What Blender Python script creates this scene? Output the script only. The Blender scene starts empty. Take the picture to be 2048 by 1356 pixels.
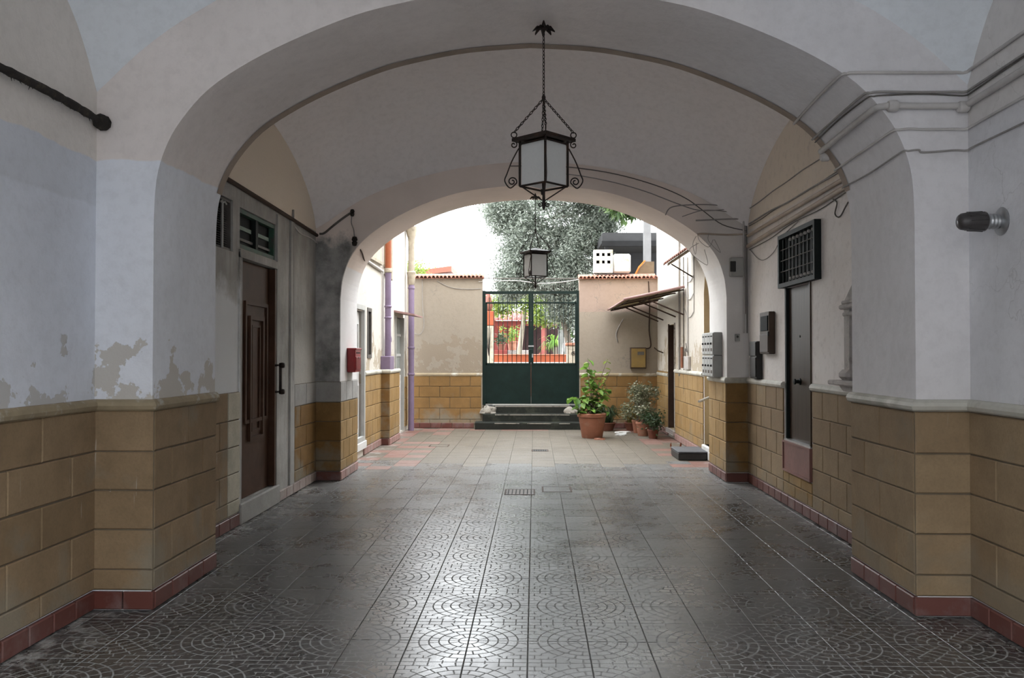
import bpy, bmesh, math, random
import numpy as np
from mathutils import Vector, Matrix, noise as mnoise
random.seed(7); rng = np.random.default_rng(7)
sc = bpy.context.scene
COL = sc.collection
R = math.radians

# ------------------------------------------------------------------ camera, sky, exposure
cam_d = bpy.data.cameras.new('camera'); cam = bpy.data.objects.new('camera', cam_d); COL.objects.link(cam)
cam.location = (0, 0, 1.606); cam.rotation_euler = (R(90.98), 0, R(1.52))
cam_d.sensor_width = 36; cam_d.lens = 1695 / 2048 * 36; cam_d.clip_end = 300
sc.camera = cam
world = bpy.data.worlds.new('overcast_sky'); sc.world = world; world.use_nodes = True
bg = world.node_tree.nodes['Background']
bg.inputs[0].default_value = (0.93, 0.97, 1.0, 1); bg.inputs[1].default_value = 2.1
sc.view_settings.view_transform = 'Standard'; sc.view_settings.look = 'None'
sc.view_settings.exposure = 2.3; sc.view_settings.gamma = 1.0; sc.view_settings.use_curve_mapping = False

# ------------------------------------------------------------------ node helper + materials
class NT:
    def __init__(s, name):
        s.m = bpy.data.materials.new(name); s.m.use_nodes = True
        s.nt = s.m.node_tree; s.b = s.nt.nodes['Principled BSDF']; s._pos = None
    def n(s, t, **kw):
        x = s.nt.nodes.new(t)
        for k, v in kw.items(): setattr(x, k, v)
        return x
    def set(s, sock, v):
        if isinstance(v, bpy.types.NodeSocket): s.nt.links.new(v, sock)
        elif isinstance(v, (tuple, list)) and len(v) == 3 and len(sock.default_value) == 4: sock.default_value = (*v, 1)
        else: sock.default_value = v
    def math(s, op, a, b=0.0, c=None, clamp=False):
        x = s.n('ShaderNodeMath', operation=op, use_clamp=clamp); s.set(x.inputs[0], a); s.set(x.inputs[1], b)
        if c is not None: s.set(x.inputs[2], c)
        return x.outputs[0]
    def pos(s):
        if s._pos is None:
            g = s.n('ShaderNodeNewGeometry'); q = s.n('ShaderNodeSeparateXYZ'); s.nt.links.new(g.outputs['Position'], q.inputs[0])
            s._pos = (g.outputs['Position'], q.outputs[0], q.outputs[1], q.outputs[2])
        return s._pos
    def noise(s, scale=5, detail=4, rough=0.55, vec=None, stretch=None):
        x = s.n('ShaderNodeTexNoise'); x.inputs['Scale'].default_value = scale; x.inputs['Detail'].default_value = detail
        x.inputs['Roughness'].default_value = rough
        v = vec if vec is not None else s.pos()[0]
        if stretch:
            mp = s.n('ShaderNodeMapping'); mp.inputs['Scale'].default_value = stretch; s.nt.links.new(v, mp.inputs[0]); v = mp.outputs[0]
        s.nt.links.new(v, x.inputs['Vector']); return x.outputs['Fac']
    def ramp(s, v, a, b):          # linear 0..1 between a and b
        x = s.n('ShaderNodeMapRange'); s.set(x.inputs[0], v); s.set(x.inputs[1], a); s.set(x.inputs[2], b); return x.outputs[0]
    def mix(s, f, a, b, mode='MIX'):
        x = s.n('ShaderNodeMix', data_type='RGBA', blend_type=mode); s.set(x.inputs[0], f); s.set(x.inputs[6], a); s.set(x.inputs[7], b); return x.outputs[2]
    def rand(s):
        return s.n('ShaderNodeObjectInfo').outputs['Random']
    def bump(s, h, strength=0.3, dist=0.01):
        x = s.n('ShaderNodeBump'); x.inputs['Strength'].default_value = strength; x.inputs['Distance'].default_value = dist
        s.set(x.inputs['Height'], h); s.nt.links.new(x.outputs[0], s.b.inputs['Normal'])
    def out(s, col=None, rough=None, metal=None, spec=None):
        if col is not None: s.set(s.b.inputs['Base Color'], col)
        if rough is not None: s.set(s.b.inputs['Roughness'], rough)
        if metal is not None: s.set(s.b.inputs['Metallic'], metal)
        if spec is not None: s.set(s.b.inputs['Specular IOR Level'], spec)
        return s.m

def simple(name, col, rough=0.7, metal=0.0, var=0.15, scale=6, dirt=None, bump=0.0, spec=0.4):
    t = NT(name); n1 = t.noise(scale, 5, 0.6)
    c = t.mix(t.ramp(n1, 0.3, 0.7), tuple(x * (1 - var) for x in col), tuple(min(1, x * (1 + var)) for x in col))
    if dirt:
        n2 = t.noise(scale * 0.6, 6, 0.7); c = t.mix(t.ramp(n2, 0.52, 0.66), c, dirt)
    if bump: t.bump(t.noise(scale * 6, 4), bump, 0.006)
    return t.out(c, rough, metal, spec)

def plaster(name, lo, hi=None, zs=2.83, mid=None, left_only=False, rhs=None, peel=0.0, peel_col=(0.36, 0.33, 0.29), grime=0.25, pz=(1.25, 1.75), cracks=0.0):
    t = NT(name); P, x, y, z = t.pos()
    wob = t.math('MULTIPLY', t.math('SUBTRACT', t.noise(2.2, 5, 0.6), 0.5), 0.08)
    zz = t.math('ADD', z, wob); c = lo
    if mid: c = t.mix(t.ramp(zz, zs - 0.30, zs - 0.28), lo, mid)
    if hi: c = t.mix(t.ramp(zz, zs - 0.006, zs + 0.006), c, hi)
    if rhs: c = t.mix(t.ramp(x, 0.4, 1.6), c, rhs)
    big = t.noise(0.9, 4, 0.6); c = t.mix(t.math('MULTIPLY', t.ramp(big, 0.35, 0.7), grime), c, (0.42, 0.40, 0.38), 'MULTIPLY')
    sm = t.noise(14, 6, 0.7); c = t.mix(t.math('MULTIPLY', t.ramp(sm, 0.45, 0.75), 0.16), c, (0.4, 0.38, 0.36), 'MULTIPLY')
    h = t.noise(28, 5, 0.6)
    if peel:
        band = t.math('MULTIPLY', t.ramp(z, pz[0], pz[0] + 0.05), t.ramp(z, pz[1], pz[1] - 0.45))
        pn = t.noise(3.3, 6, 0.62); pm = t.ramp(t.math('ADD', pn, t.math('MULTIPLY', band, 0.20)), 0.70 - peel * 0.1, 0.715 - peel * 0.1)
        pm = t.math('MULTIPLY', pm, t.ramp(z, pz[1] + 0.15, pz[1]))
        if left_only: pm = t.math('MULTIPLY', pm, t.math('LESS_THAN', x, 0.0))
        c = t.mix(pm, c, peel_col); h = t.math('SUBTRACT', h, t.math('MULTIPLY', pm, 0.8))
    if cracks:
        v = t.n('ShaderNodeTexVoronoi', feature='DISTANCE_TO_EDGE'); v.inputs['Scale'].default_value = 1.6
        nz = t.n('ShaderNodeTexNoise'); nz.inputs['Scale'].default_value = 2.5; nz.inputs['Detail'].default_value = 5
        t.nt.links.new(P, nz.inputs['Vector'])
        vm = t.n('ShaderNodeVectorMath', operation='ADD'); t.nt.links.new(P, vm.inputs[0]); t.nt.links.new(nz.outputs['Color'], vm.inputs[1])
        t.nt.links.new(vm.outputs[0], v.inputs['Vector'])
        cm = t.math('MULTIPLY', t.ramp(v.outputs['Distance'], 0.012, 0.004), t.ramp(t.noise(1.3, 3), 0.5, 0.62))
        c = t.mix(t.math('MULTIPLY', cm, cracks), c, (0.2, 0.18, 0.16))
    t.bump(h, 0.35, 0.008)
    return t.out(c, 0.88, 0, 0.2)

M = {}
M['plaster_front'] = plaster('blue_white_plaster', (0.73, 0.755, 0.82), (0.76, 0.71, 0.66), 2.83, mid=(0.66, 0.68, 0.73), peel=0.20, peel_col=(0.52, 0.51, 0.50))
M['plaster_arch_l'] = plaster('arch_plaster', (0.80, 0.82, 0.87), (0.80, 0.735, 0.70), 2.83, peel=0.34, peel_col=(0.56, 0.53, 0.49), pz=(1.25, 1.8), left_only=True, rhs=(0.77, 0.75, 0.76))
M['plaster_right'] = plaster('grey_white_plaster', (0.76, 0.755, 0.775), (0.78, 0.75, 0.73), 3.0, grime=0.4, cracks=0.2)
M['plaster_vault'] = plaster('vault_plaster', (0.92, 0.875, 0.87), grime=0.06)
M['plaster_vault_blue'] = plaster('blue_grey_vault_plaster', (0.76, 0.79, 0.82), grime=0.15)
M['plaster_court'] = plaster('cream_court_plaster', (0.62, 0.585, 0.53), grime=0.18, peel=0.05, peel_col=(0.42, 0.36, 0.28), pz=(1.1, 2.1), cracks=0.3)
M['plaster_court_beige'] = plaster('beige_court_plaster', (0.315, 0.273, 0.222), grime=0.12, peel=0.45, peel_col=(0.265, 0.22, 0.17), pz=(1.1, 2.2), cracks=0.5)
M['plaster_pink'] = plaster('pinkish_court_plaster', (0.32, 0.273, 0.222), (0.355, 0.268, 0.224), 2.5, grime=0.2, cracks=0.8)
M['facade'] = plaster('street_facade_plaster', (0.42, 0.41, 0.40))
M['tan_reveal'] = plaster('tan_reveal_plaster', (0.55, 0.44, 0.27), grime=0.3)

def concrete_wall():
    t = NT('patched_concrete_wall'); P, x, y, z = t.pos()
    n1 = t.noise(1.6, 6, 0.65); c = t.mix(t.ramp(n1, 0.3, 0.7), (0.27, 0.265, 0.25), (0.50, 0.49, 0.47))
    st = t.noise(3.0, 5, 0.65, stretch=(6, 6, 0.6)); c = t.mix(t.math('MULTIPLY', t.ramp(st, 0.45, 0.7), 0.5), c, (0.27, 0.24, 0.20))
    wob = t.math('MULTIPLY', t.math('SUBTRACT', n1, 0.5), 1.1)
    white = t.math('MULTIPLY', t.ramp(t.math('ADD', z, wob), 2.25, 2.05), t.ramp(t.math('ADD', y, t.math('MULTIPLY', wob, 0.25)), 7.90, 7.84))
    c = t.mix(white, c, (0.70, 0.71, 0.72))
    pal = t.math('MULTIPLY', t.ramp(y, 9.66, 9.70), t.ramp(t.math('ADD', z, wob), 1.75, 1.5)); c = t.mix(t.math('MULTIPLY', pal, 0.6), c, (0.52, 0.50, 0.46))
    cream = t.ramp(t.math('ADD', z, t.math('MULTIPLY', wob, 0.03)), 3.15, 3.16); c = t.mix(cream, c, (0.78, 0.69, 0.58))
    t.bump(t.noise(18, 6, 0.65), 0.5, 0.012); return t.out(c, 0.9, 0, 0.2)
M['concrete_wall'] = concrete_wall()
def far_arch_mat():
    t = NT('far_arch_plaster'); P, x, y, z = t.pos()
    n1 = t.noise(2.4, 6, 0.65)
    base = t.mix(t.ramp(z, 2.7, 2.72), (0.82, 0.80, 0.80), (0.84, 0.74, 0.68))
    grey = t.mix(t.ramp(n1, 0.35, 0.65), (0.17, 0.17, 0.165), (0.52, 0.51, 0.50))
    wob = t.math('MULTIPLY', t.math('SUBTRACT', n1, 0.5), 0.5)
    m = t.math('MULTIPLY', t.ramp(x, -2.2, -2.34), t.ramp(t.math('ADD', z, t.math('MULTIPLY', wob, 1.6)), 3.12, 2.95)); m = t.math('MULTIPLY', m, t.ramp(y, 10.70, 10.68))
    c = t.mix(m, base, grey)
    c = t.mix(t.math('MULTIPLY', t.ramp(t.noise(1.1, 4), 0.4, 0.7), 0.25), c, (0.45, 0.42, 0.4), 'MULTIPLY')
    c = t.mix(t.math('MULTIPLY', t.ramp(x, 2.0, 2.2), 0.8), c, t.mix(t.ramp(n1, 0.3, 0.7), (0.62, 0.595, 0.575), (0.74, 0.72, 0.70)))
    t.bump(t.noise(25, 5), 0.35, 0.008); return t.out(c, 0.88, 0, 0.2)
M['far_arch'] = far_arch_mat()
def right_mid():
    t = NT('greyish_pink_wall_plaster'); P, x, y, z = t.pos()
    n1 = t.noise(1.4, 5, 0.6); c = t.mix(t.ramp(n1, 0.3, 0.7), (0.78, 0.73, 0.70), (0.86, 0.82, 0.80))
    cream = t.ramp(z, 3.12, 3.16); c = t.mix(cream, c, (0.80, 0.71, 0.61))
    c = t.mix(t.math('MULTIPLY', t.ramp(t.noise(9, 6, 0.7), 0.52, 0.72), 0.3), c, (0.35, 0.32, 0.29))
    t.bump(t.noise(22, 5), 0.4, 0.008); return t.out(c, 0.88, 0, 0.2)
M['plaster_right_mid'] = right_mid()

def tuff(name, a, b, mold=0.5, drips=0.4):
    t = NT(name); P, x, y, z = t.pos(); r = t.rand()
    c = t.mix(r, a, b)
    n1 = t.noise(5, 6, 0.65); c = t.mix(t.math('MULTIPLY', t.ramp(n1, 0.35, 0.7), 0.45), c, tuple(v * 0.55 for v in a))
    gr = t.noise(60, 4, 0.6); c = t.mix(t.math('MULTIPLY', t.ramp(gr, 0.45, 0.7), 0.25), c, tuple(v * 0.5 for v in b))
    if mold:
        mn = t.math('ADD', t.noise(2.2, 5, 0.6), t.math('MULTIPLY', t.ramp(z, 0.55, 0.1), 0.22))
        c = t.mix(t.math('MULTIPLY', t.ramp(mn, 0.58, 0.75), mold), c, (0.23, 0.22, 0.18))
    if drips:
        dr = t.noise(1.0, 3, 0.6, stretch=(38, 38, 2.2)); c = t.mix(t.math('MULTIPLY', t.ramp(dr, 0.70, 0.76), drips), c, (0.55, 0.53, 0.48))
    t.bump(t.noise(40, 5, 0.65), 0.4, 0.006); return t.out(c, 0.85, 0, 0.25)
M['tuff_l'] = tuff('ochre_tuff_left', (0.25, 0.172, 0.098), (0.32, 0.225, 0.135), 0.55, 0.5)
M['tuff_r'] = tuff('ochre_tuff_right', (0.28, 0.195, 0.115), (0.35, 0.255, 0.155), 0.35, 0.1)
M['tuff_c'] = tuff('ochre_tuff_court', (0.285, 0.172, 0.062), (0.36, 0.235, 0.105), 0.3, 0.0)
M['tuff_dark'] = tuff('dark_brown_tuff', (0.215, 0.122, 0.042), (0.28, 0.163, 0.063), 0.75, 0.0)  # browner and darker than the court tuff, with more mold
M['tuff_pale'] = tuff('whitewashed_tuff', (0.46, 0.42, 0.33), (0.55, 0.51, 0.41), 0.4, 0.0)
M['stone_grey'] = tuff('grey_limestone', (0.36, 0.35, 0.335), (0.47, 0.46, 0.445), 0.2, 0.0)
M['joint'] = simple('dark_mortar_joint', (0.15, 0.12, 0.085), 0.95, scale=8)
M['ledge_tan'] = simple('tan_chipped_ledge', (0.30, 0.24, 0.155), 0.8, dirt=(0.50, 0.48, 0.43), scale=7)
M['ledge_white'] = simple('off_white_stone_ledge', (0.496, 0.48, 0.424), 0.6, dirt=(0.36, 0.344, 0.288), scale=4)
def skirt():
    t = NT('dusty_red_skirting_tile'); r = t.rand(); P, x, y, z = t.pos()
    c = t.mix(r, (0.105, 0.030, 0.022), (0.15, 0.06, 0.05)); d = t.ramp(t.noise(4, 5, 0.65), 0.5, 0.72)
    c = t.mix(t.math('MULTIPLY', d, 0.55), c, (0.22, 0.18, 0.175)); return t.out(c, 0.5, 0, 0.4)
M['skirt'] = skirt()
M['skirt_c'] = simple('pale_pink_skirting_tile', (0.31, 0.186, 0.1674), 0.6, dirt=(0.31, 0.2604, 0.2356), scale=5)
M['skirt_grey'] = simple('cement_smeared_skirting', (0.33, 0.27, 0.25), 0.8, dirt=(0.42, 0.40, 0.38), scale=6)

TW = 0.3317; TX0 = -0.369; TY0 = 4.762
def floor_mat(name, base_a, base_b, groove, rough, pat=1.0, dust=0.3):
    t = NT(name); P, x, y, z = t.pos()
    X = t.math('DIVIDE', t.math('SUBTRACT', x, TX0), TW); Y = t.math('DIVIDE', t.math('SUBTRACT', y, TY0), TW)
    u = t.math('PINGPONG', X, 1.0); v = t.math('PINGPONG', Y, 1.0)
    r = t.math('SQRT', t.math('ADD', t.math('MULTIPLY', u, u), t.math('MULTIPLY', v, v)))
    K = 6.0; rk = t.math('MULTIPLY', r, K); k = t.math('FLOOR', rk)
    dist = lambda q: t.math('ABSOLUTE', t.math('SUBTRACT', q, t.math('ROUND', q)))
    inside = t.math('LESS_THAN', r, 0.985)
    ring = t.math('LESS_THAN', dist(rk), 0.08)
    th = t.math('DIVIDE', t.math('ARCTAN2', v, u), math.pi / 2)
    seg = t.math('ADD', t.math('MULTIPLY', th, t.math('ADD', k, 1.0)), t.math('MULTIPLY', t.math('MODULO', k, 2.0), 0.5))
    tick = t.math('LESS_THAN', dist(seg), 0.056)
    g_in = t.math('MULTIPLY', t.math('MAXIMUM', ring, tick), inside)
    vk = t.math('MULTIPLY', v, K); uk = t.math('MULTIPLY', u, K * 0.75)
    hl = t.math('LESS_THAN', dist(vk), 0.066)
    vt = t.math('LESS_THAN', dist(t.math('ADD', uk, t.math('MULTIPLY', t.math('MODULO', t.math('FLOOR', vk), 2.0), 0.5))), 0.05)
    g_out = t.math('MULTIPLY', t.math('MAXIMUM', hl, vt), t.math('SUBTRACT', 1.0, inside))
    G = t.math('MULTIPLY', t.math('MAXIMUM', g_in, g_out), pat)
    rd = t.math('FRACT', t.math('MULTIPLY', t.math('SINE', t.math('ADD', t.math('MULTIPLY', t.math('FLOOR', X), 12.99), t.math('MULTIPLY', t.math('FLOOR', Y), 78.23))), 4375.5))
    c = t.mix(t.math('MULTIPLY', rd, 0.6), base_a, base_b)
    big = t.noise(0.8, 5, 0.65); c = t.mix(t.math('MULTIPLY', t.ramp(big, 0.35, 0.75), dust), c, groove)
    blot = t.noise(3.5, 6, 0.7); c = t.mix(t.math('MULTIPLY', t.ramp(blot, 0.42, 0.8), 0.35), c, tuple(q * 0.5 for q in base_a))
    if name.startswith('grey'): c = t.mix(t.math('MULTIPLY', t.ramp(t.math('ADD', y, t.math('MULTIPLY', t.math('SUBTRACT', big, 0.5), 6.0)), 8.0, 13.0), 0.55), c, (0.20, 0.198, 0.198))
    # pale cement smears along the walls
    edge = t.math('MAXIMUM', t.ramp(x, -2.1, -2.75), t.ramp(x, 2.25, 2.7))
    sm = t.math('MULTIPLY', t.ramp(t.math('ADD', t.noise(5, 7, 0.75), t.math('MULTIPLY', edge, 0.12)), 0.60, 0.68), edge)
    c = t.mix(t.math('MULTIPLY', sm, 0.7), c, (0.42, 0.41, 0.39))
    c = t.mix(t.math('MULTIPLY', G, 0.95), c, groove)
    rg = t.ramp(t.noise(1.7, 6, 0.7), 0.3, 0.7)
    ro = t.math('ADD', rough - 0.07, t.math('MULTIPLY', rg, 0.18)); ro = t.math('ADD', ro, t.math('MULTIPLY', G, 0.65), clamp=True)
    t.bump(t.math('SUBTRACT', t.math('MULTIPLY', t.noise(5, 2), 0.10), G), 0.5, 0.003)
    return t.out(c, ro, 0, t.math('SUBTRACT', 0.42, t.math('MULTIPLY', G, 0.40)))
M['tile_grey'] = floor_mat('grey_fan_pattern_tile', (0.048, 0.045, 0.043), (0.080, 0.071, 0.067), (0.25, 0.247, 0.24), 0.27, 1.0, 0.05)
M['tile_beige'] = floor_mat('dusty_beige_court_tile', (0.108, 0.090, 0.068), (0.134, 0.114, 0.087), (0.16, 0.142, 0.118), 0.5, 0.15, 0.35)
M['tile_red'] = floor_mat('worn_red_court_tile', (0.18, 0.078, 0.058), (0.205, 0.12, 0.10), (0.225, 0.19, 0.17), 0.5, 0.15, 0.45)
M['grout'] = simple('dark_grout', (0.10, 0.095, 0.088), 0.9, scale=9)

M['iron'] = simple('dark_wrought_iron', (0.022, 0.015, 0.012), 0.6, 0.3, dirt=(0.06, 0.03, 0.02), scale=20)
M['black'] = simple('black_plastic', (0.02, 0.019, 0.018), 0.5, scale=10)
M['smoke'] = simple('smoky_ribbed_plastic', (0.055, 0.05, 0.05), 0.3, scale=10)
M['dark_lid'] = simple('dusty_dark_grey_lid', (0.084, 0.0875, 0.098), 0.6, scale=6)
M['furry'] = simple('dusty_black_insulation', (0.025, 0.021, 0.018), 0.95, scale=30, dirt=(0.07, 0.055, 0.04), bump=1.0)
M['cable'] = simple('grey_cable', (0.30, 0.28, 0.265), 0.7, scale=12)
M['cable_dark'] = simple('dark_cable', (0.11, 0.10, 0.09), 0.7, scale=12)
M['conduit'] = simple('painted_grey_conduit', (0.50, 0.475, 0.455), 0.6, scale=5)
M['conduit_beige'] = simple('beige_conduit', (0.4675, 0.3825, 0.306), 0.6, scale=5)
M['brown_wood'] = simple('dark_brown_varnished_wood', (0.062, 0.030, 0.018), 0.55, var=0.3, scale=3, dirt=(0.085, 0.048, 0.032), spec=0.15)
M['brown_strip'] = simple('brown_painted_edge', (0.32, 0.256, 0.208), 0.8, scale=6)
M['green_frame'] = simple('flaking_green_paint', (0.028, 0.08, 0.052), 0.6, scale=12, dirt=(0.056, 0.056, 0.052))
M['pale_green'] = simple('pale_green_slat', (0.15, 0.22, 0.175), 0.6, scale=9)
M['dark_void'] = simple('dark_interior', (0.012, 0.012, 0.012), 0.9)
M['grey_slat'] = simple('rusty_grey_louvre', (0.104, 0.096, 0.088), 0.6, scale=14)
M['bare_metal'] = simple('galvanised_metal', (0.4, 0.408, 0.416), 0.35, 0.8, scale=10)
def bronze():
    t = NT('brushed_dark_bronze_metal'); n = t.noise(2, 4, 0.5, stretch=(40, 40, 0.8)); c = t.mix(t.ramp(n, 0.3, 0.7), (0.040, 0.027, 0.020), (0.072, 0.050, 0.037))
    return t.out(c, 0.42, 0.0, 0.10)
M['bronze'] = bronze()
M['dark_frame'] = simple('black_green_metal_frame', (0.014, 0.018, 0.017), 0.6, 0.0, scale=8, spec=0.12)
M['pink_panel'] = simple('dull_pink_painted_panel', (0.24, 0.114, 0.096), 0.6, dirt=(0.198, 0.096, 0.078), scale=4)
M['red_paint'] = simple('red_enamel', (0.288, 0.02, 0.024), 0.35, scale=8)
M['dark_red'] = simple('dark_red_enamel', (0.18, 0.012, 0.016), 0.4, scale=8)
M['white_paint'] = simple('white_paint', (0.64, 0.64, 0.632), 0.5, var=0.05, dirt=(0.528, 0.512, 0.48), scale=3)
M['grey_paint'] = simple('light_grey_paint', (0.4125, 0.4125, 0.3975), 0.6, var=0.1, scale=5)
M['grey_box'] = simple('grey_plastic_box', (0.336, 0.336, 0.32), 0.5, var=0.08, scale=5)
M['green_grey'] = simple('weathered_green_grey_metal', (0.216, 0.228, 0.216), 0.6, var=0.2, scale=6)
M['lilac'] = simple('lilac_painted_pipe', (0.198, 0.1485, 0.231), 0.4, var=0.1, scale=6)
M['orange_pipe'] = simple('orange_pvc_pipe', (0.28, 0.075, 0.0275), 0.45, scale=6)
M['cream_pipe'] = simple('cream_weathered_pipe', (0.372, 0.324, 0.252), 0.7, scale=9, dirt=(0.24, 0.204, 0.156))
M['shutter'] = simple('cream_wooden_shutter', (0.468, 0.4095, 0.312), 0.6, scale=4)
M['green_gate'] = simple('dark_green_gate_paint', (0.0055, 0.0155, 0.0135), 0.5, var=0.25, scale=6, spec=0.2)
M['moss'] = simple('mossy_black_stone', (0.0128, 0.0144, 0.0112), 0.9, scale=6, dirt=(0.036, 0.04, 0.028), bump=0.6)
M['rough_white'] = simple('crumbling_white_plaster', (0.312, 0.288, 0.252), 0.95, scale=14, dirt=(0.09, 0.084, 0.072), bump=1.0)
M['terra'] = simple('terracotta', (0.2852, 0.1178, 0.0713), 0.75, scale=5, dirt=(0.3224, 0.1798, 0.1302))
M['terra_dark'] = simple('dark_terracotta', (0.156, 0.057, 0.036), 0.8, scale=6)
M['roof_tile'] = simple('weathered_pink_roof_tile', (0.3844, 0.1798, 0.1302), 0.8, var=0.25, scale=16, dirt=(0.3844, 0.2852, 0.2356))
M['soil'] = simple('potting_soil', (0.05, 0.035, 0.025), 0.95)
M['white_block'] = simple('whitewashed_concrete_block', (0.5208, 0.5146, 0.4836), 0.9, var=0.06, scale=9, dirt=(0.3844, 0.3596, 0.279), bump=0.4)
M['meter_yellow'] = simple('weathered_yellow_metal', (0.276, 0.18, 0.054), 0.6, scale=5, dirt=(0.228, 0.156, 0.06))
M['meter_brown'] = simple('brown_wooden_box', (0.06, 0.0375, 0.025), 0.6, scale=6)
M['grey_post'] = simple('grey_concrete_post', (0.1584, 0.1584, 0.162), 0.8, scale=4)
M['carport'] = simple('dark_grey_roofing', (0.02, 0.02, 0.021), 0.8)
M['carport_edge'] = simple('grey_roof_edge', (0.012, 0.012, 0.0125), 0.8, spec=0.1)
M['tan_cloth'] = simple('tan_canvas', (0.15, 0.11, 0.07), 0.9)
M['orange_cloth'] = simple('orange_trim', (0.48, 0.156, 0.024), 0.8)
M['orange_wall'] = simple('orange_red_garden_wall', (0.253, 0.055, 0.01925), 0.8, scale=4)
M['garden_red'] = simple('faded_red_paint', (0.168, 0.03, 0.024), 0.8, scale=4)
M['garden_pink'] = simple('pink_red_paint', (0.225, 0.065, 0.055), 0.8, scale=4)
M['mosaic'] = simple('grey_white_mosaic', (0.26, 0.235, 0.225), 0.8, var=0.4, scale=30)
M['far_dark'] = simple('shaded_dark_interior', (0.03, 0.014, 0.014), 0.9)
M['bark'] = simple('grey_olive_bark', (0.114, 0.096, 0.075), 0.95, scale=14, bump=0.8)
M['bark_pale'] = simple('pale_tree_bark', (0.252, 0.222, 0.174), 0.95, scale=9, bump=0.6)
M['ground'] = simple('garden_soil_and_gravel', (0.144, 0.12, 0.09), 0.95, scale=3)
M['street'] = simple('street_paving', (0.16, 0.165, 0.18), 0.9, scale=2)
M['paper'] = simple('white_paper', (0.525, 0.518, 0.504), 0.8, var=0.05)
M['plastic_awning'] = simple('ochre_translucent_sheet', (0.3, 0.24, 0.12), 0.6, scale=5)
M['awning_edge'] = simple('faded_pink_tin_edge', (0.3, 0.18, 0.168), 0.6, scale=7)
M['rust'] = simple('rusty_iron', (0.049, 0.028, 0.0196), 0.8, 0.2, scale=14)
M['carved'] = simple('weathered_grey_carved_stone', (0.46, 0.43, 0.41), 0.9, scale=9, dirt=(0.30, 0.28, 0.26), bump=0.5)
def leaf_mat(name, a, b, trans=0.25):
    t = NT(name); r = t.n('ShaderNodeNewGeometry').outputs['Random Per Island']; o = t.rand()
    c = t.mix(t.math('FRACT', t.math('ADD', r, o)), a, b); t.out(c, 0.5, 0, 0.35)
    tr = t.n('ShaderNodeBsdfTranslucent'); t.set(tr.inputs['Color'], c); mx = t.n('ShaderNodeMixShader'); mx.inputs[0].default_value = trans
    t.nt.links.new(t.b.outputs[0], mx.inputs[1]); t.nt.links.new(tr.outputs[0], mx.inputs[2])
    t.nt.links.new(mx.outputs[0], t.nt.nodes['Material Output'].inputs['Surface']); return t.m
M['leaf_olive'] = leaf_mat('silver_olive_leaf', (0.06, 0.078, 0.055), (0.30, 0.33, 0.285))
M['leaf_green'] = leaf_mat('fresh_green_leaf', (0.07, 0.16, 0.026), (0.20, 0.34, 0.06), 0.35)
M['leaf_mid'] = leaf_mat('mid_green_glossy_leaf', (0.028, 0.056, 0.021), (0.119, 0.182, 0.063))
M['leaf_bright'] = leaf_mat('yellow_green_leaf', (0.11, 0.18, 0.025), (0.25, 0.3, 0.07), 0.4)
M['leaf_dark'] = leaf_mat('dark_green_leaf', (0.0175, 0.0385, 0.0154), (0.049, 0.084, 0.035))
M['leaf_varieg'] = leaf_mat('cream_variegated_leaf', (0.078, 0.096, 0.048), (0.276, 0.27, 0.18))
M['leaf_yellow'] = leaf_mat('yellowing_leaf', (0.156, 0.126, 0.036), (0.252, 0.198, 0.06))
def frosted():
    t = NT('frosted_lantern_glass'); n = t.noise(60, 4, 0.6)
    c = t.mix(n, (0.72, 0.72, 0.71), (0.90, 0.90, 0.88)); t.out(c, 0.45, 0, 0.4)
    tr = t.n('ShaderNodeBsdfTranslucent'); t.set(tr.inputs['Color'], (0.92, 0.92, 0.91)); mx = t.n('ShaderNodeMixShader'); mx.inputs[0].default_value = 0.42
    t.nt.links.new(t.b.outputs[0], mx.inputs[1]); t.nt.links.new(tr.outputs[0], mx.inputs[2])
    cl = t.n('ShaderNodeBsdfTransparent'); m2 = t.n('ShaderNodeMixShader'); m2.inputs[0].default_value = 0.20
    t.nt.links.new(mx.outputs[0], m2.inputs[1]); t.nt.links.new(cl.outputs[0], m2.inputs[2])
    t.nt.links.new(m2.outputs[0], t.nt.nodes['Material Output'].inputs['Surface']); return t.m
M['frosted'] = frosted()
def glass_dark():
    t = NT('dark_window_glass'); return t.out((0.012, 0.014, 0.014), 0.55, 0, 0.03)
M['glass_dark'] = glass_dark()

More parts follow.
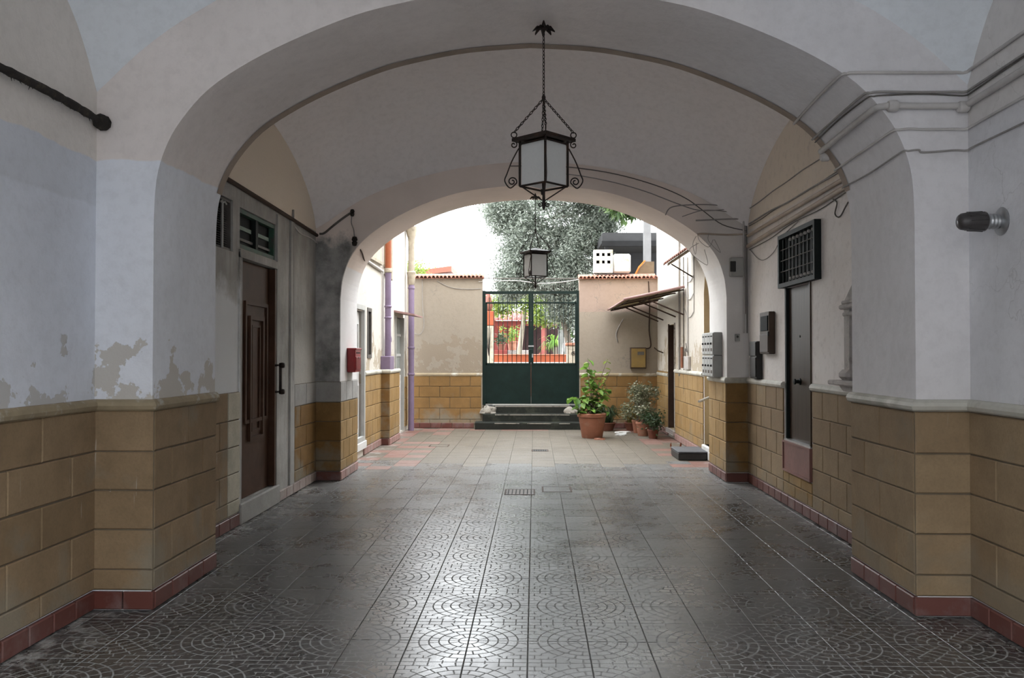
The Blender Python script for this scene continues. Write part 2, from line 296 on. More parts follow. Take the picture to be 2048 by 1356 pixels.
# ------------------------------------------------------------------ mesh helper
class MB:
    def __init__(s): s.v = []; s.f = []; s.mi = []
    def add(s, vs, fs, mi=0):
        b = len(s.v); s.v += [tuple(p) for p in vs]; s.f += [tuple(b + i for i in q) for q in fs]; s.mi += [mi] * len(fs); return s
    def quad(s, a, b, c, d, mi=0): return s.add([a, b, c, d], [(0, 1, 2, 3)], mi)
    def box(s, lo, hi, mi=0, mat=None):
        x0, y0, z0 = lo; x1, y1, z1 = hi
        vs = [(x0, y0, z0), (x1, y0, z0), (x1, y1, z0), (x0, y1, z0), (x0, y0, z1), (x1, y0, z1), (x1, y1, z1), (x0, y1, z1)]
        if mat is not None: vs = [tuple(mat @ Vector(p)) for p in vs]
        return s.add(vs, [(0, 3, 2, 1), (4, 5, 6, 7), (0, 1, 5, 4), (1, 2, 6, 5), (2, 3, 7, 6), (3, 0, 4, 7)], mi)
    def cham(s, lo, hi, c, mi=0):           # chamfered box
        x0, y0, z0 = lo; x1, y1, z1 = hi; b = bmesh.new(); bmesh.ops.create_cube(b, size=1)
        for v in b.verts: v.co = Vector((x0 + (v.co.x + .5) * (x1 - x0), y0 + (v.co.y + .5) * (y1 - y0), z0 + (v.co.z + .5) * (z1 - z0)))
        bmesh.ops.bevel(b, geom=list(b.edges), offset=c, segments=1, affect='EDGES'); b.verts.index_update()
        s.add([v.co[:] for v in b.verts], [[v.index for v in f.verts] for f in b.faces], mi); b.free(); return s
    def tube(s, pts, r, n=8, mi=0, caps=True):
        P = [Vector(p) for p in pts]; rs = r if isinstance(r, (list, tuple)) else [r] * len(P)
        b = len(s.v); up = None
        for i, p in enumerate(P):
            t = (P[min(i + 1, len(P) - 1)] - P[max(i - 1, 0)])
            t = t.normalized() if t.length > 1e-9 else Vector((0, 0, 1))
            if up is None:
                up = Vector((0, 0, 1)) if abs(t.z) < .9 else Vector((1, 0, 0))
            a = t.cross(up); a = a.normalized() if a.length > 1e-6 else t.orthogonal().normalized(); up = a.cross(t).normalized()
            for k in range(n):
                q = 2 * math.pi * k / n; s.v.append(tuple(p + (a * math.cos(q) + up * math.sin(q)) * rs[i]))
        for i in range(len(P) - 1):
            for k in range(n):
                s.f.append((b + i * n + k, b + i * n + (k + 1) % n, b + (i + 1) * n + (k + 1) % n, b + (i + 1) * n + k)); s.mi.append(mi)
        if caps:
            s.f.append(tuple(b + k for k in range(n))[::-1]); s.f.append(tuple(b + (len(P) - 1) * n + k for k in range(n))); s.mi += [mi, mi]
        return s
    def lathe(s, prof, n=16, axis='z', o=(0, 0, 0), mi=0):     # prof: (radius, height)
        b = len(s.v)
        for r, h in prof:
            for k in range(n):
                q = 2 * math.pi * k / n; c, d = r * math.cos(q), r * math.sin(q)
                p = (c, d, h) if axis == 'z' else ((h, c, d) if axis == 'x' else (d, h, c))
                s.v.append((o[0] + p[0], o[1] + p[1], o[2] + p[2]))
        for i in range(len(prof) - 1):
            for k in range(n):
                s.f.append((b + i * n + k, b + i * n + (k + 1) % n, b + (i + 1) * n + (k + 1) % n, b + (i + 1) * n + k)); s.mi.append(mi)
        s.f.append(tuple(b + k for k in range(n))[::-1]); s.f.append(tuple(b + (len(prof) - 1) * n + k for k in range(n))); s.mi += [mi, mi]
        return s
    def prism(s, poly, d0, d1, axis='y', mi=0):                # poly in the two other axes
        n = len(poly)
        def pt(a, b, d): return (a, d, b) if axis == 'y' else ((d, a, b) if axis == 'x' else (a, b, d))
        vs = [pt(a, b, d0) for a, b in poly] + [pt(a, b, d1) for a, b in poly]
        return s.add(vs, [tuple(range(n)), tuple(range(2 * n - 1, n - 1, -1))] + [(i, i + n, (i + 1) % n + n, (i + 1) % n) for i in range(n)], mi)
    def mesh(s, name, mats, smooth=False, fix=True):
        me = bpy.data.meshes.new(name); me.from_pydata(s.v, [], s.f)
        for m in (mats if isinstance(mats, (list, tuple)) else [mats]): me.materials.append(M[m] if isinstance(m, str) else m)
        if any(s.mi): me.polygons.foreach_set('material_index', s.mi)
        if fix:
            b = bmesh.new(); b.from_mesh(me); bmesh.ops.recalc_face_normals(b, faces=b.faces); b.to_mesh(me); b.free()
        if smooth is True: me.shade_smooth()
        elif smooth: me.shade_smooth(); me.set_sharp_from_angle(angle=R(smooth))
        return me
    def build(s, name, mats, parent=None, smooth=False, loc=None, fix=True):
        return link(name, s.mesh(name, mats, smooth, fix), parent, loc)
def link(name, me, parent=None, loc=None, rot=None):
    o = bpy.data.objects.new(name, me); COL.objects.link(o)
    if parent is not None: o.parent = parent
    if loc is not None: o.location = loc
    if rot is not None: o.rotation_euler = rot
    return o
def tag(o, label, cat, group=None, kind=None):
    o['label'] = label; o['category'] = cat
    if group: o['group'] = group
    if kind: o['kind'] = kind
    return o
def thing(name, label, cat, loc=(0, 0, 0), rz=0, group=None, kind=None):
    o = bpy.data.objects.new(name, None); COL.objects.link(o); o.location = loc; o.rotation_euler = (0, 0, rz); o.empty_display_size = .1
    return tag(o, label, cat, group, kind)
def copy_tree(o, parent=None):
    c = o.copy(); COL.objects.link(c); c.parent = parent
    for ch in o.children: copy_tree(ch, c)
    return c
def smoothpts(pts, sub=6):
    P = [Vector(p) for p in pts]; out = []
    for i in range(len(P) - 1):
        a, b, c, d = P[max(i - 1, 0)], P[i], P[i + 1], P[min(i + 2, len(P) - 1)]
        for k in range(sub):
            t = k / sub; out.append(0.5 * ((2 * b) + (c - a) * t + (2 * a - 5 * b + 4 * c - d) * t * t + (3 * b - a - 3 * c + d) * t ** 3))
    out.append(P[-1]); return out
def interp(tab):
    xs = [p[0] for p in tab]; ys = [p[1] for p in tab]
    def f(x):
        if x <= xs[0]: return ys[0]
        if x >= xs[-1]: return ys[-1]
        for i in range(len(xs) - 1):
            if xs[i] <= x <= xs[i + 1]: return ys[i] + (ys[i + 1] - ys[i]) * (x - xs[i]) / (xs[i + 1] - xs[i])
    return f
def dense(tab, sub=8):
    return [(p.x, p.y) for p in smoothpts([(a, b, 0) for a, b in tab], sub)]

# ------------------------------------------------------------------ dimensions of the passage
XL, XR = -2.77, 2.67                       # side walls
NA0, NA1, NJL, NJR = 5.27, 6.31, -2.40, 2.34   # near arch: depth range, jambs
FA0, FA1, FJL, FJR = 10.65, 11.68, -2.46, 2.40 # far arch
BY0 = 0.93; EA0 = 0.35                    # front bay begins, entrance arch towards the street
TOP = 5.5; FW = 18.2                       # top of the passage block, far courtyard wall
CL, CR = -2.70, 2.63                       # courtyard side walls
near_half = dense([(0, 3.90), (0.45, 3.87), (0.8, 3.81), (1.1, 3.735), (1.45, 3.60), (1.76, 3.45), (2.02, 3.28), (2.2, 3.08), (2.30, 2.90), (2.355, 2.70), (2.37, 2.45)], 4)
far_half = dense([(0, 3.73), (0.45, 3.705), (0.95, 3.63), (1.5, 3.44), (1.98, 3.165), (2.27, 2.88), (2.395, 2.58), (2.43, 2.30)], 5)
def profile(half, jl, jr):                 # list of (x, z) from the left foot over the crown to the right foot
    xc, s = (jl + jr) / 2, (jr - jl) / 2 / half[-1][0]
    return [(jl, 0.0)] + [(xc - a * s, b) for a, b in half[::-1]] + [(xc + a * s, b) for a, b in half[1:]] + [(jr, 0.0)]
near_prof = profile(near_half, NJL, NJR); far_prof = profile(far_half, FJL, FJR)
vault_mid_f = interp(dense([(0, .83), (.43, .81), (.94, .745), (1.38, .645), (1.7, .545), (2.05, .405), (2.34, .24), (2.6, .06), (2.72, 0), (2.9, -.1)]))
vault_mid_g = interp(dense([(-.1, 0), (0, 0.03), (.08, .17), (.33, .40), (.75, .62), (1.25, .79), (1.75, .89), (2.2, .92)]))
vault_front_f = interp(dense([(0, 1.0), (.4, .985), (.9, .92), (1.4, .80), (1.83, .65), (1.99, .56), (2.18, .45), (2.34, .34), (2.5, .21), (2.72, 0), (2.9, -.15)]))
vault_front_g = interp(dense([(-.1, 0), (0, .10), (.14, .32), (.32, .52), (.6, .70), (1.0, .86), (1.6, 1.0), (2.2, 1.05)]))
ZS = 3.16
def vault_z(x, y, y0, y1, f, g):
    return ZS + f(abs(x - (XL + XR) / 2)) + g(min(y - y0, y1 - y))

# ------------------------------------------------------------------ structure: vaults, arches, walls
def vault(y0, y1, f, g, mat, label):
    nx, ny = 56, 44; m = MB(); e = 0.03
    xs = [XL - e + (XR - XL + 2 * e) * i / nx for i in range(nx + 1)]; ys = [y0 - e + (y1 - y0 + 2 * e) * (0.5 - 0.5 * math.cos(math.pi * j / ny)) for j in range(ny + 1)]
    vs = [(x, y, vault_z(x, y, y0, y1, f, g)) for y in ys for x in xs]
    m.add(vs, [(j * (nx + 1) + i, j * (nx + 1) + i + 1, (j + 1) * (nx + 1) + i + 1, (j + 1) * (nx + 1) + i) for j in range(ny) for i in range(nx)])
    o = m.build('ceiling', mat, smooth=True); return tag(o, label, 'vault', kind='structure')
vault(BY0, NA0, vault_front_f, vault_front_g, 'plaster_vault_blue', 'pale blue-grey plaster vault over the near bay')
vault(NA1, FA0, vault_mid_f, vault_mid_g, 'plaster_vault', 'grey-white plaster vault between the two arches')

def arch(name, prof, y0, y1, x0, x1, top, mats, label, soffit=0, smooth=False):
    m = MB(); n = len(prof)
    for y, fl in ((y0, 0), (y1, 1)):
        m.quad((x0, y, 0), (prof[0][0], y, 0), (prof[0][0], y, top), (x0, y, top)); m.quad((prof[-1][0], y, 0), (x1, y, 0), (x1, y, top), (prof[-1][0], y, top))
        for (xa, za), (xb, zb) in zip(prof[1:-2], prof[2:-1]):
            if abs(xb - xa) > 1e-6: m.quad((xa, y, za), (xb, y, zb), (xb, y, top), (xa, y, top))
    for (xa, za), (xb, zb) in zip(prof[:-1], prof[1:]):
        m.quad((xa, y0, za), (xb, y0, zb), (xb, y1, zb), (xa, y1, za), soffit)
    m.quad((x0, y0, top), (x1, y0, top), (x1, y1, top), (x0, y1, top))
    for x in (x0, x1): m.quad((x, y0, 0), (x, y1, 0), (x, y1, top), (x, y0, top))
    return tag(m.build(name, mats, fix=False), label, 'arch', kind='structure')
W_NEAR = arch('wall_near_arch', near_prof, NA0, NA1, XL - .1, XR + .1, TOP, ['plaster_arch_l'], 'wide plastered arch from which the nearer lantern hangs')
W_FAR = arch('wall_far_arch', far_prof, FA0, FA1, XL - .1, XR + .1, TOP, ['far_arch'], 'plastered arch opening onto the courtyard')
ent_prof = [(XL + .02, 0.0)] + [(-.05 + x, ZS + vault_front_f(abs(x)) - .02) for x in [-2.68 + 5.36 * i / 40 for i in range(41)]] + [(XR - .02, 0.0)]
W_ENT = arch('wall_entrance_arch', ent_prof, EA0, BY0, XL - .1, XR + .1, TOP, ['plaster_right'], 'street entrance arch behind the viewer')

def wall(name, axis, pos, a0, a1, top, holes=(), depth=0.12, back=0.3, side=1, mats=('plaster_front',), hole_mat=0, breaks=(), label='', cat='wall', zlo=0.0):
    """vertical wall in plane axis=pos; side=+1/-1 is the direction the wall thickens; holes: (a0,a1,z0,ztop or fn,depth,matindex)"""
    m = MB(); topf = top if callable(top) else (lambda a: top)
    cuts = {a0, a1, *breaks}
    for h in holes:
        cuts |= {h[0], h[1]}
        if callable(h[3]): cuts |= {h[0] + (h[1] - h[0]) * i / 12 for i in range(13)}
    if callable(top): cuts |= {a0 + (a1 - a0) * i / 40 for i in range(41)}
    cuts = sorted(c for c in cuts if a0 - 1e-6 <= c <= a1 + 1e-6)
    P = (lambda a, z, d=0.0: (pos + side * d, a, z)) if axis == 'x' else (lambda a, z, d=0.0: (a, pos + side * d, z))
    for p, q in zip(cuts[:-1], cuts[1:]):
        if q - p < 1e-6: continue
        mid = (p + q) / 2; zlo_p = zlo_q = zlo
        for h in sorted((h for h in holes if h[0] < mid < h[1]), key=lambda h: h[2]):
            ht = h[3] if callable(h[3]) else (lambda a, t=h[3]: t)
            if h[2] > zlo_p + 1e-6: m.quad(P(p, zlo_p), P(q, zlo_q), P(q, h[2]), P(p, h[2]))
            zlo_p, zlo_q = ht(p), ht(q); d = h[4]
            m.quad(P(p, zlo_p), P(q, zlo_q), P(q, zlo_q, d), P(p, zlo_p, d), hole_mat)
            m.quad(P(p, h[2]), P(q, h[2]), P(q, h[2], d), P(p, h[2], d), hole_mat)
            m.quad(P(p, h[2], d), P(q, h[2], d), P(q, zlo_q, d), P(p, zlo_p, d), hole_mat)
        m.quad(P(p, zlo_p), P(q, zlo_q), P(q, topf(q)), P(p, topf(p)))
    for h in holes:
        ht = h[3] if callable(h[3]) else (lambda a, t=h[3]: t)
        for a in (h[0], h[1]): m.quad(P(a, h[2]), P(a, ht(a)), P(a, ht(a), h[4]), P(a, h[2], h[4]), hole_mat)
    T = max(topf(a0), topf(a1), topf((a0 + a1) / 2)); b = back + max([h[4] for h in holes] + [0])
    m.quad(P(a0, zlo, b), P(a1, zlo, b), P(a1, T, b), P(a0, T, b))
    for a in (a0, a1): m.quad(P(a, zlo), P(a, topf(a)), P(a, T, b), P(a, zlo, b))
    if not callable(top): m.quad(P(a0, T), P(a1, T), P(a1, T, b), P(a0, T, b))
    return tag(m.build(name, list(mats), fix=False), label, cat, kind='structure')

lun_front = lambda y: ZS + vault_front_g(min(y - BY0, NA0 - y)) + .03
lun_mid = lambda y: ZS + vault_mid_g(min(y - NA1, FA0 - y)) + .03
W_L1 = wall('wall_left', 'x', XL, BY0, NA0, lun_front, side=-1, mats=('plaster_front',), label='blue-white plaster wall with the black pipe')
W_R1 = wall('wall_right', 'x', XR, BY0, NA0, lun_front, side=1, mats=('plaster_right',), label='grey-white plaster wall carrying the beacon lamp')
D1 = (7.93, 8.99, 0.20, 2.51); V1 = (7.22, 7.70, 2.54, 3.01); V2 = (7.88, 9.00, 2.60, 2.985)
W_L2 = wall('wall_left', 'x', XL, NA1, FA0, lun_mid, holes=[(*D1, .10), (*V1, .12), (*V2, .12)], side=-1, mats=('concrete_wall', 'dark_void'), hole_mat=0, label='patched concrete wall around the brown door')
D2 = (8.24, 9.10, 0.70, 2.30)
W_R2 = wall('wall_right', 'x', XR, NA1, FA0, lun_mid, holes=[(*D2, .10)], side=1, mats=('plaster_right_mid', 'dark_void'), hole_mat=0, label='greyish wall around the bronze metal door')

# closed shell above and beside the passage, added against light leaks
m = MB(); m.box((XL - 1.0, EA0, TOP), (XR + 1.0, FA1, TOP + 0.3)); m.box((XL - 1.0, EA0, 0), (XL - .75, FA1, TOP)); m.box((XR + .75, EA0, 0), (XR + 1.0, FA1, TOP))
tag(m.build('wall_light_shield', 'facade'), 'unseen shell and roof slab added to keep stray light out of the passage', 'wall', kind='structure')
# building fronts over the arches, courtyard and street side
m = MB(); m.box((-6.5, FA1 - .3, TOP), (6.5, FA1, 9.0)); m.box((-6.5, FA1 - .3, 0), (XL - .1, FA1, TOP)); m.box((XR + .1, FA1 - .3, 0), (6.5, FA1, TOP))
tag(m.build('wall_courtyard_front', 'plaster_court'), 'building front above the courtyard arch', 'wall', kind='structure')
m = MB(); m.box((-9, EA0, TOP), (9, EA0 + .3, 9.0)); m.box((-9, EA0, 0), (XL - .1, EA0 + .3, TOP)); m.box((XR + .1, EA0, 0), (9, EA0 + .3, TOP))
tag(m.build('wall_street_front', 'facade'), 'street front of the building behind the viewer', 'wall', kind='structure')
m = MB(); m.box((-20, -8.0, -.05), (20, -7.5, 8.0)); tag(m.build('wall_street_light_stop', 'facade'), 'unseen wall across the street, added to limit the light from behind', 'wall', kind='structure')  # added out of view to cut down the sky light from the street
m = MB(); m.box((-20, -7.5, -.12), (20, EA0, -.02)); tag(m.build('floor_street', 'street'), 'street paving outside the entrance', 'street', kind='structure')

# courtyard walls
D3 = (12.52, 13.26, 0.24, 2.27); D4 = (16.30, 17.35, 0.04, 2.33); S4 = (13.62, 13.93, 1.55, 2.33)
W_CL = wall('wall_courtyard_left', 'x', CL, FA1, 17.9, 6.2, holes=[(*D3, .10), (*D4, .10), (*S4, .12)], side=-1, mats=('plaster_court', 'dark_void'), label='white courtyard wall with the lilac pipes')
D5 = (15.95, 16.65, 0.16, 2.16)
rec = (12.02, 13.22, 0.20, lambda a: 2.55 + 0.55 * math.sqrt(max(0, 1 - ((a - 12.62) / 0.6) ** 2)), 0.55)
W_CR = wall('wall_courtyard_right', 'x', CR, FA1, FW + .1, 6.4, holes=[(*D5, .30), rec], side=1, mats=('plaster_court', 'tan_reveal'), hole_mat=1, label='cream courtyard wall with the awnings and cables')
W_F1 = wall('wall_back', 'y', FW, CL - .3, -1.12, 3.22, side=1, mats=('plaster_court_beige',), back=.22, label='beige courtyard wall between lilac pipe and gate')
W_F2 = wall('wall_back', 'y', FW, 0.96, CR + .02, 3.20, side=1, mats=('plaster_pink',), back=.22, label='pinkish courtyard wall behind the large potted plant')

# ------------------------------------------------------------------ stone dado: blocks, ledge, skirting
ZC = [0.125, 0.254, 0.503, 0.748, 0.991, 1.25]
_blk = {}
def block_mesh(L, Hh, mat, proud=.016):
    L = round(L, 3); Hh = round(Hh, 3); key = (L, Hh, mat, proud)
    if key not in _blk:
        j = .0045; c = .006
        # local: x along the wall, y = outward (negative is out), z up
        x0, x1, z0, z1 = j, L - j, j, Hh - j
        vs = [(x0, .02, z0), (x1, .02, z0), (x1, .02, z1), (x0, .02, z1), (x0, -proud + c, z0), (x1, -proud + c, z0), (x1, -proud + c, z1), (x0, -proud + c, z1),
              (x0 + c, -proud, z0 + c), (x1 - c, -proud, z0 + c), (x1 - c, -proud, z1 - c), (x0 + c, -proud, z1 - c)]
        fs = [(8, 9, 10, 11), (4, 5, 9, 8), (5, 6, 10, 9), (6, 7, 11, 10), (7, 4, 8, 11), (0, 1, 5, 4), (1, 2, 6, 5), (2, 3, 7, 6), (3, 0, 4, 7)]
        _blk[key] = MB().add(vs, fs).mesh('stone_block', mat)
    return _blk[key]
def blocks(parent, p, q, mat, L=0.46, zc=ZC, off=0.0, alt=None, top_mat=None, name='stone_block', proud=.016, e0=0.0, e1=0.0):
    """courses of blocks on the wall from p to q (plan); the outside is to the right of p->q"""
    p, q = Vector(p), Vector(q); d = (q - p).normalized(); p, q = p - d * e0, q + d * e1; LL = (q - p).length; ang = math.atan2(d.y, d.x)
    for ci, (z0, z1) in enumerate(zip(zc[:-1], zc[1:])):
        a = -((ci % 2) * L / 2 + off) % L - L
        while a < LL - 1e-3:
            s, e = max(a, 0), min(a + L, LL)
            if e - s < .10 and e < LL - 1e-3: a += L; continue      # too thin: merge into the next one
            if s > 0 and s < .10: s = 0
            if LL - e < .10: e = LL
            if e - s > .03:
                mt = mat
                if top_mat and ci == len(zc) - 2: mt = top_mat
                elif alt and random.random() < alt[1]: mt = alt[0]
                o = link(name, block_mesh(e - s, z1 - z0, mt, proud), parent, (p.x + d.x * s, p.y + d.y * s, z0), (0, 0, ang))
                o.location.z += random.uniform(-.0015, .0015)
            if e >= LL - 1e-3: break
            a += L
    # mortar bed behind the joints
    nrm = Vector((d.y, -d.x)); k = 0.005
    mb = MB(); A = p + nrm * k; B = q + nrm * k
    mb.quad((A.x, A.y, zc[0]), (B.x, B.y, zc[0]), (B.x, B.y, zc[-1]), (A.x, A.y, zc[-1])); mb.build('mortar', 'joint', parent)
def skirting(parent, p, q, mat='skirt', L=.24, h=.118, th=.024, e0=0.0, e1=0.0):
    p, q = Vector(p), Vector(q); d = (q - p).normalized(); p, q = p - d * e0, q + d * e1; LL = (q - p).length; ang = math.atan2(d.y, d.x)
    n = max(1, round(LL / L)); l = LL / n
    for i in range(n):
        link('skirting_tile', block_mesh(l, h, mat, th), parent, (p.x + d.x * l * i, p.y + d.y * l * i, .004), (0, 0, ang))
def sweep(path, prof, mat, name='trim_1', label='', close_ends=True, wob=0.0):
    """mouldings along a plan path, outside to the right; prof = [(out, z)]"""
    P = [Vector(p) for p in path]; n = len(P); m = MB(); rows = []
    pts = []
    for i in range(n):
        d0 = (P[i] - P[i - 1]).normalized() if i else (P[1] - P[0]).normalized(); d1 = (P[i + 1] - P[i]).normalized() if i < n - 1 else d0
        n0, n1 = Vector((d0.y, -d0.x)), Vector((d1.y, -d1.x)); b = (n0 + n1).normalized(); pts.append((P[i], b / max(.3, b.dot(n0))))
    out = []
    for i in range(n - 1):
        ns = max(1, int((P[i + 1] - P[i]).length / .12))
        for k in range(ns):
            t = k / ns; out.append((pts[i][0].lerp(pts[i + 1][0], t), pts[i][1].lerp(pts[i + 1][1], t)))
    out.append(pts[-1])
    for c, b in out:
        w = [wob * (mnoise.noise((c.x * 9, c.y * 9, z * 30)) if o > .01 else 0) for o, z in prof]
        rows.append([(c.x + b.x * (o + e), c.y + b.y * (o + e), z + e * .4) for (o, z), e in zip(prof, w)])
    k = len(prof)
    for i in range(len(rows) - 1):
        for j in range(k - 1): m.quad(rows[i][j], rows[i + 1][j], rows[i + 1][j + 1], rows[i][j + 1])
    if close_ends:
        for r in (rows[0], rows[-1]): m.add(r, [tuple(range(k))])
    o = m.build(name, mat, smooth=35); return tag(o, label, 'moulding', kind='structure')
round_prof = [(0, 1.245), (.018, 1.245), (.034, 1.256), (.042, 1.278), (.036, 1.30), (.018, 1.316), (0, 1.318)]

BL = thing('baseboard_left', 'red tile skirting along the wall side with the brown door', 'skirting', kind='structure')
BR = thing('baseboard_right', 'red tile skirting along the wall side with the bronze door', 'skirting', kind='structure')
BC = thing('baseboard_courtyard', 'pink tile skirting around the courtyard', 'skirting', kind='structure')
# left side, outside to the right of the direction of travel (walking away from the viewer the wall is on the left)
Lp = [(XL, BY0), (XL, NA0), (NJL, NA0), (NJL, NA1)]
blocks(W_L1, (XL, 2.2), (XL, NA0), 'tuff_l', L=.62)
blocks(W_NEAR, (XL, NA0), (NJL, NA0), 'tuff_l', L=.37 * 2, e1=.0155)
blocks(W_NEAR, (NJL, NA0), (NJL, NA1), 'tuff_l', L=.52, alt=('tuff_l', .1))
blocks(W_L2, (XL, NA1), (XL, 7.56), 'tuff_l', L=.42)
blocks(W_L2, (XL, 7.56), (XL, 7.88), 'tuff_pale', L=.64)
blocks(W_L2, (XL, 9.68), (XL, FA0), 'tuff_dark', L=.5, zc=[.125, .254, .503, .748, .991, 1.25], top_mat='stone_grey')
blocks(W_FAR, (XL, FA0), (FJL, FA0), 'tuff_dark', L=.31 * 2, e1=.0155, top_mat='stone_grey')
blocks(W_FAR, (FJL, FA0), (FJL, FA1), 'tuff_c', L=.34, top_mat='stone_grey')
sweep(Lp, round_prof, 'ledge_tan', 'trim_1', 'tan chipped ledge on top of the stone dado', wob=.008)
for a, b, e1 in (((XL, 1.5), (XL, NA0), 0), ((XL, NA0), (NJL, NA0), .0235), ((NJL, NA0), (NJL, NA1), 0)): skirting(BL, a, b, e1=e1)
skirting(BL, (XL, NA1), (XL, 7.86), 'skirt')
skirting(BL, (XL, 9.10), (XL, FA0), 'skirt_grey'); skirting(BL, (XL, FA0), (FJL, FA0), 'skirt', e1=.0235); skirting(BL, (FJL, FA0), (FJL, FA1), 'skirt_c')
# right side (p->q towards the viewer keeps the outside on the right)
blocks(W_R1, (XR, NA0), (XR, 2.2), 'tuff_r', L=.62)
blocks(W_NEAR, (NJR, NA0), (XR, NA0), 'tuff_r', L=.33 * 2, e0=.0155)
blocks(W_NEAR, (NJR, NA1), (NJR, NA0), 'tuff_r', L=.52)
blocks(W_R2, (XR, 8.20), (XR, NA1), 'tuff_r', L=.40, off=.1)
blocks(W_R2, (XR, FA0), (XR, 9.14), 'tuff_r', L=.42)
blocks(W_R2, (XR, 9.14), (XR, 8.20), 'tuff_c', L=.40, zc=[.125, .254, .36])
blocks(W_FAR, (FJR, FA0), (XR, FA0), 'tuff_dark', L=.27 * 2, e0=.0155)
blocks(W_FAR, (FJR, FA1), (FJR, FA0), 'tuff_c', L=.44)
sweep([(NJR, NA1), (NJR, NA0), (XR, NA0), (XR, BY0)], [(o * 1.15, z + .006) for o, z in round_prof], 'ledge_white', 'trim_2', 'off-white stone ledge on the near pier beside the beacon', wob=.003)
sweep([(XR, 8.20), (XR, NA1)], round_prof, 'ledge_white', 'trim_3', 'off-white ledge below the carved stone niche')
sweep([(FJR, FA1), (FJR, FA0), (XR, FA0), (XR, 9.14)], [(o, z - .01) for o, z in round_prof], 'ledge_white', 'trim_4', 'off-white ledge below the grey meter boxes')
for a, b in (((XR, NA0), (XR, 1.5)), ((NJR, NA0), (XR, NA0)), ((NJR, NA1), (NJR, NA0)), ((XR, FA0), (XR, NA1)), ((FJR, FA0), (XR, FA0)), ((FJR, FA1), (FJR, FA0))): skirting(BR, a, b, e0=.0235 if b[0] == XR and a[0] != XR else 0)
# courtyard
blocks(W_CL, (CL, 11.70), (CL, 12.46), 'tuff_c', L=.44); blocks(W_CL, (CL, 13.36), (CL, 14.80), 'tuff_c', L=.44)
PIL = thing('wall_pilaster', 'stone pilaster carrying the lilac pipe box', 'pilaster', kind='structure')
m = MB(); m.box((CL - .05, 14.80, 0), (-2.55, 15.9, 1.27)); m.build('core', 'joint', PIL)
blocks(PIL, (CL, 14.80), (-2.55, 14.80), 'tuff_dark', L=.5, e1=.0155); blocks(PIL, (-2.55, 14.80), (-2.55, 15.9), 'tuff_c', L=.44)
sweep([(CL, 13.36), (CL, 14.80), (-2.55, 14.80), (-2.55, 15.9)], [(o * .9, z + .01) for o, z in round_prof], 'ledge_white', 'trim_5', 'white ledge under the lilac pipe box')
ZF = [.09, .19, .43, .665, .90, 1.125]
blocks(W_CL, (CL, 17.5), (CL, 17.9), 'tuff_c', L=.44, zc=ZF)
blocks(W_F1, (CL, FW), (-1.14, FW), 'tuff_dark', L=.44, zc=ZF); blocks(W_F2, (0.98, FW), (CR, FW), 'tuff_dark', L=.44, zc=ZF, off=.1)
lp = [(o * .8, z - .13) for o, z in round_prof]
sweep([(CL, FW), (-1.12, FW)], lp, 'ledge_tan', 'trim_6', 'thin tan ledge on the beige wall beside the gate'); sweep([(0.96, FW), (CR, FW)], lp, 'ledge_tan', 'trim_7', 'thin tan ledge under the yellow meter box')
blocks(W_CR, (CR, FW), (CR, 16.72), 'tuff_c', L=.44); blocks(W_CR, (CR, 15.88), (CR, 13.26), 'tuff_c', L=.44)
sweep([(CR, FW), (CR, 16.72)], [(o * .8, z - .1) for o, z in round_prof], 'ledge_white', 'trim_8', 'pale ledge in the corner behind the variegated plant'); sweep([(CR, 15.88), (CR, 13.26)], round_prof, 'ledge_white', 'trim_9', 'mossy white ledge beside the dark doorway')
for a, b, mt in (((CL, 11.70), (CL, 12.46), 'skirt_c'), ((CL, 13.3), (CL, 14.80), 'skirt_c'), ((CL, 14.80), (-2.55, 14.80), 'skirt'), ((-2.55, 14.80), (-2.55, 15.9), 'skirt_c'), ((CL, FW), (-1.3, FW), 'skirt'),
                 ((1.2, FW), (CR, FW), 'skirt'), ((CR, FW), (CR, 16.72), 'skirt_c'), ((CR, 15.88), (CR, 13.26), 'skirt_c')): skirting(BC, a, b, mt)

# brown painted edge at the back of the near arch soffit
m = MB(); ins = [(x * .9985, z - .006) for x, z in near_prof]
for (xa, za), (xb, zb) in zip(ins[:-1], ins[1:]):
    if za > 2.8 or zb > 2.8: m.quad((xa, NA1 - .09, za), (xb, NA1 - .09, zb), (xb, NA1 + .004, zb), (xa, NA1 + .004, za)); m.quad((xa, NA1 + .004, za), (xb, NA1 + .004, zb), (xb, NA1 + .004, zb + .02), (xa, NA1 + .004, za + .02))
tag(m.build('trim_10', 'brown_strip', smooth=30), 'brown painted edge line of the near arch', 'moulding', kind='structure')

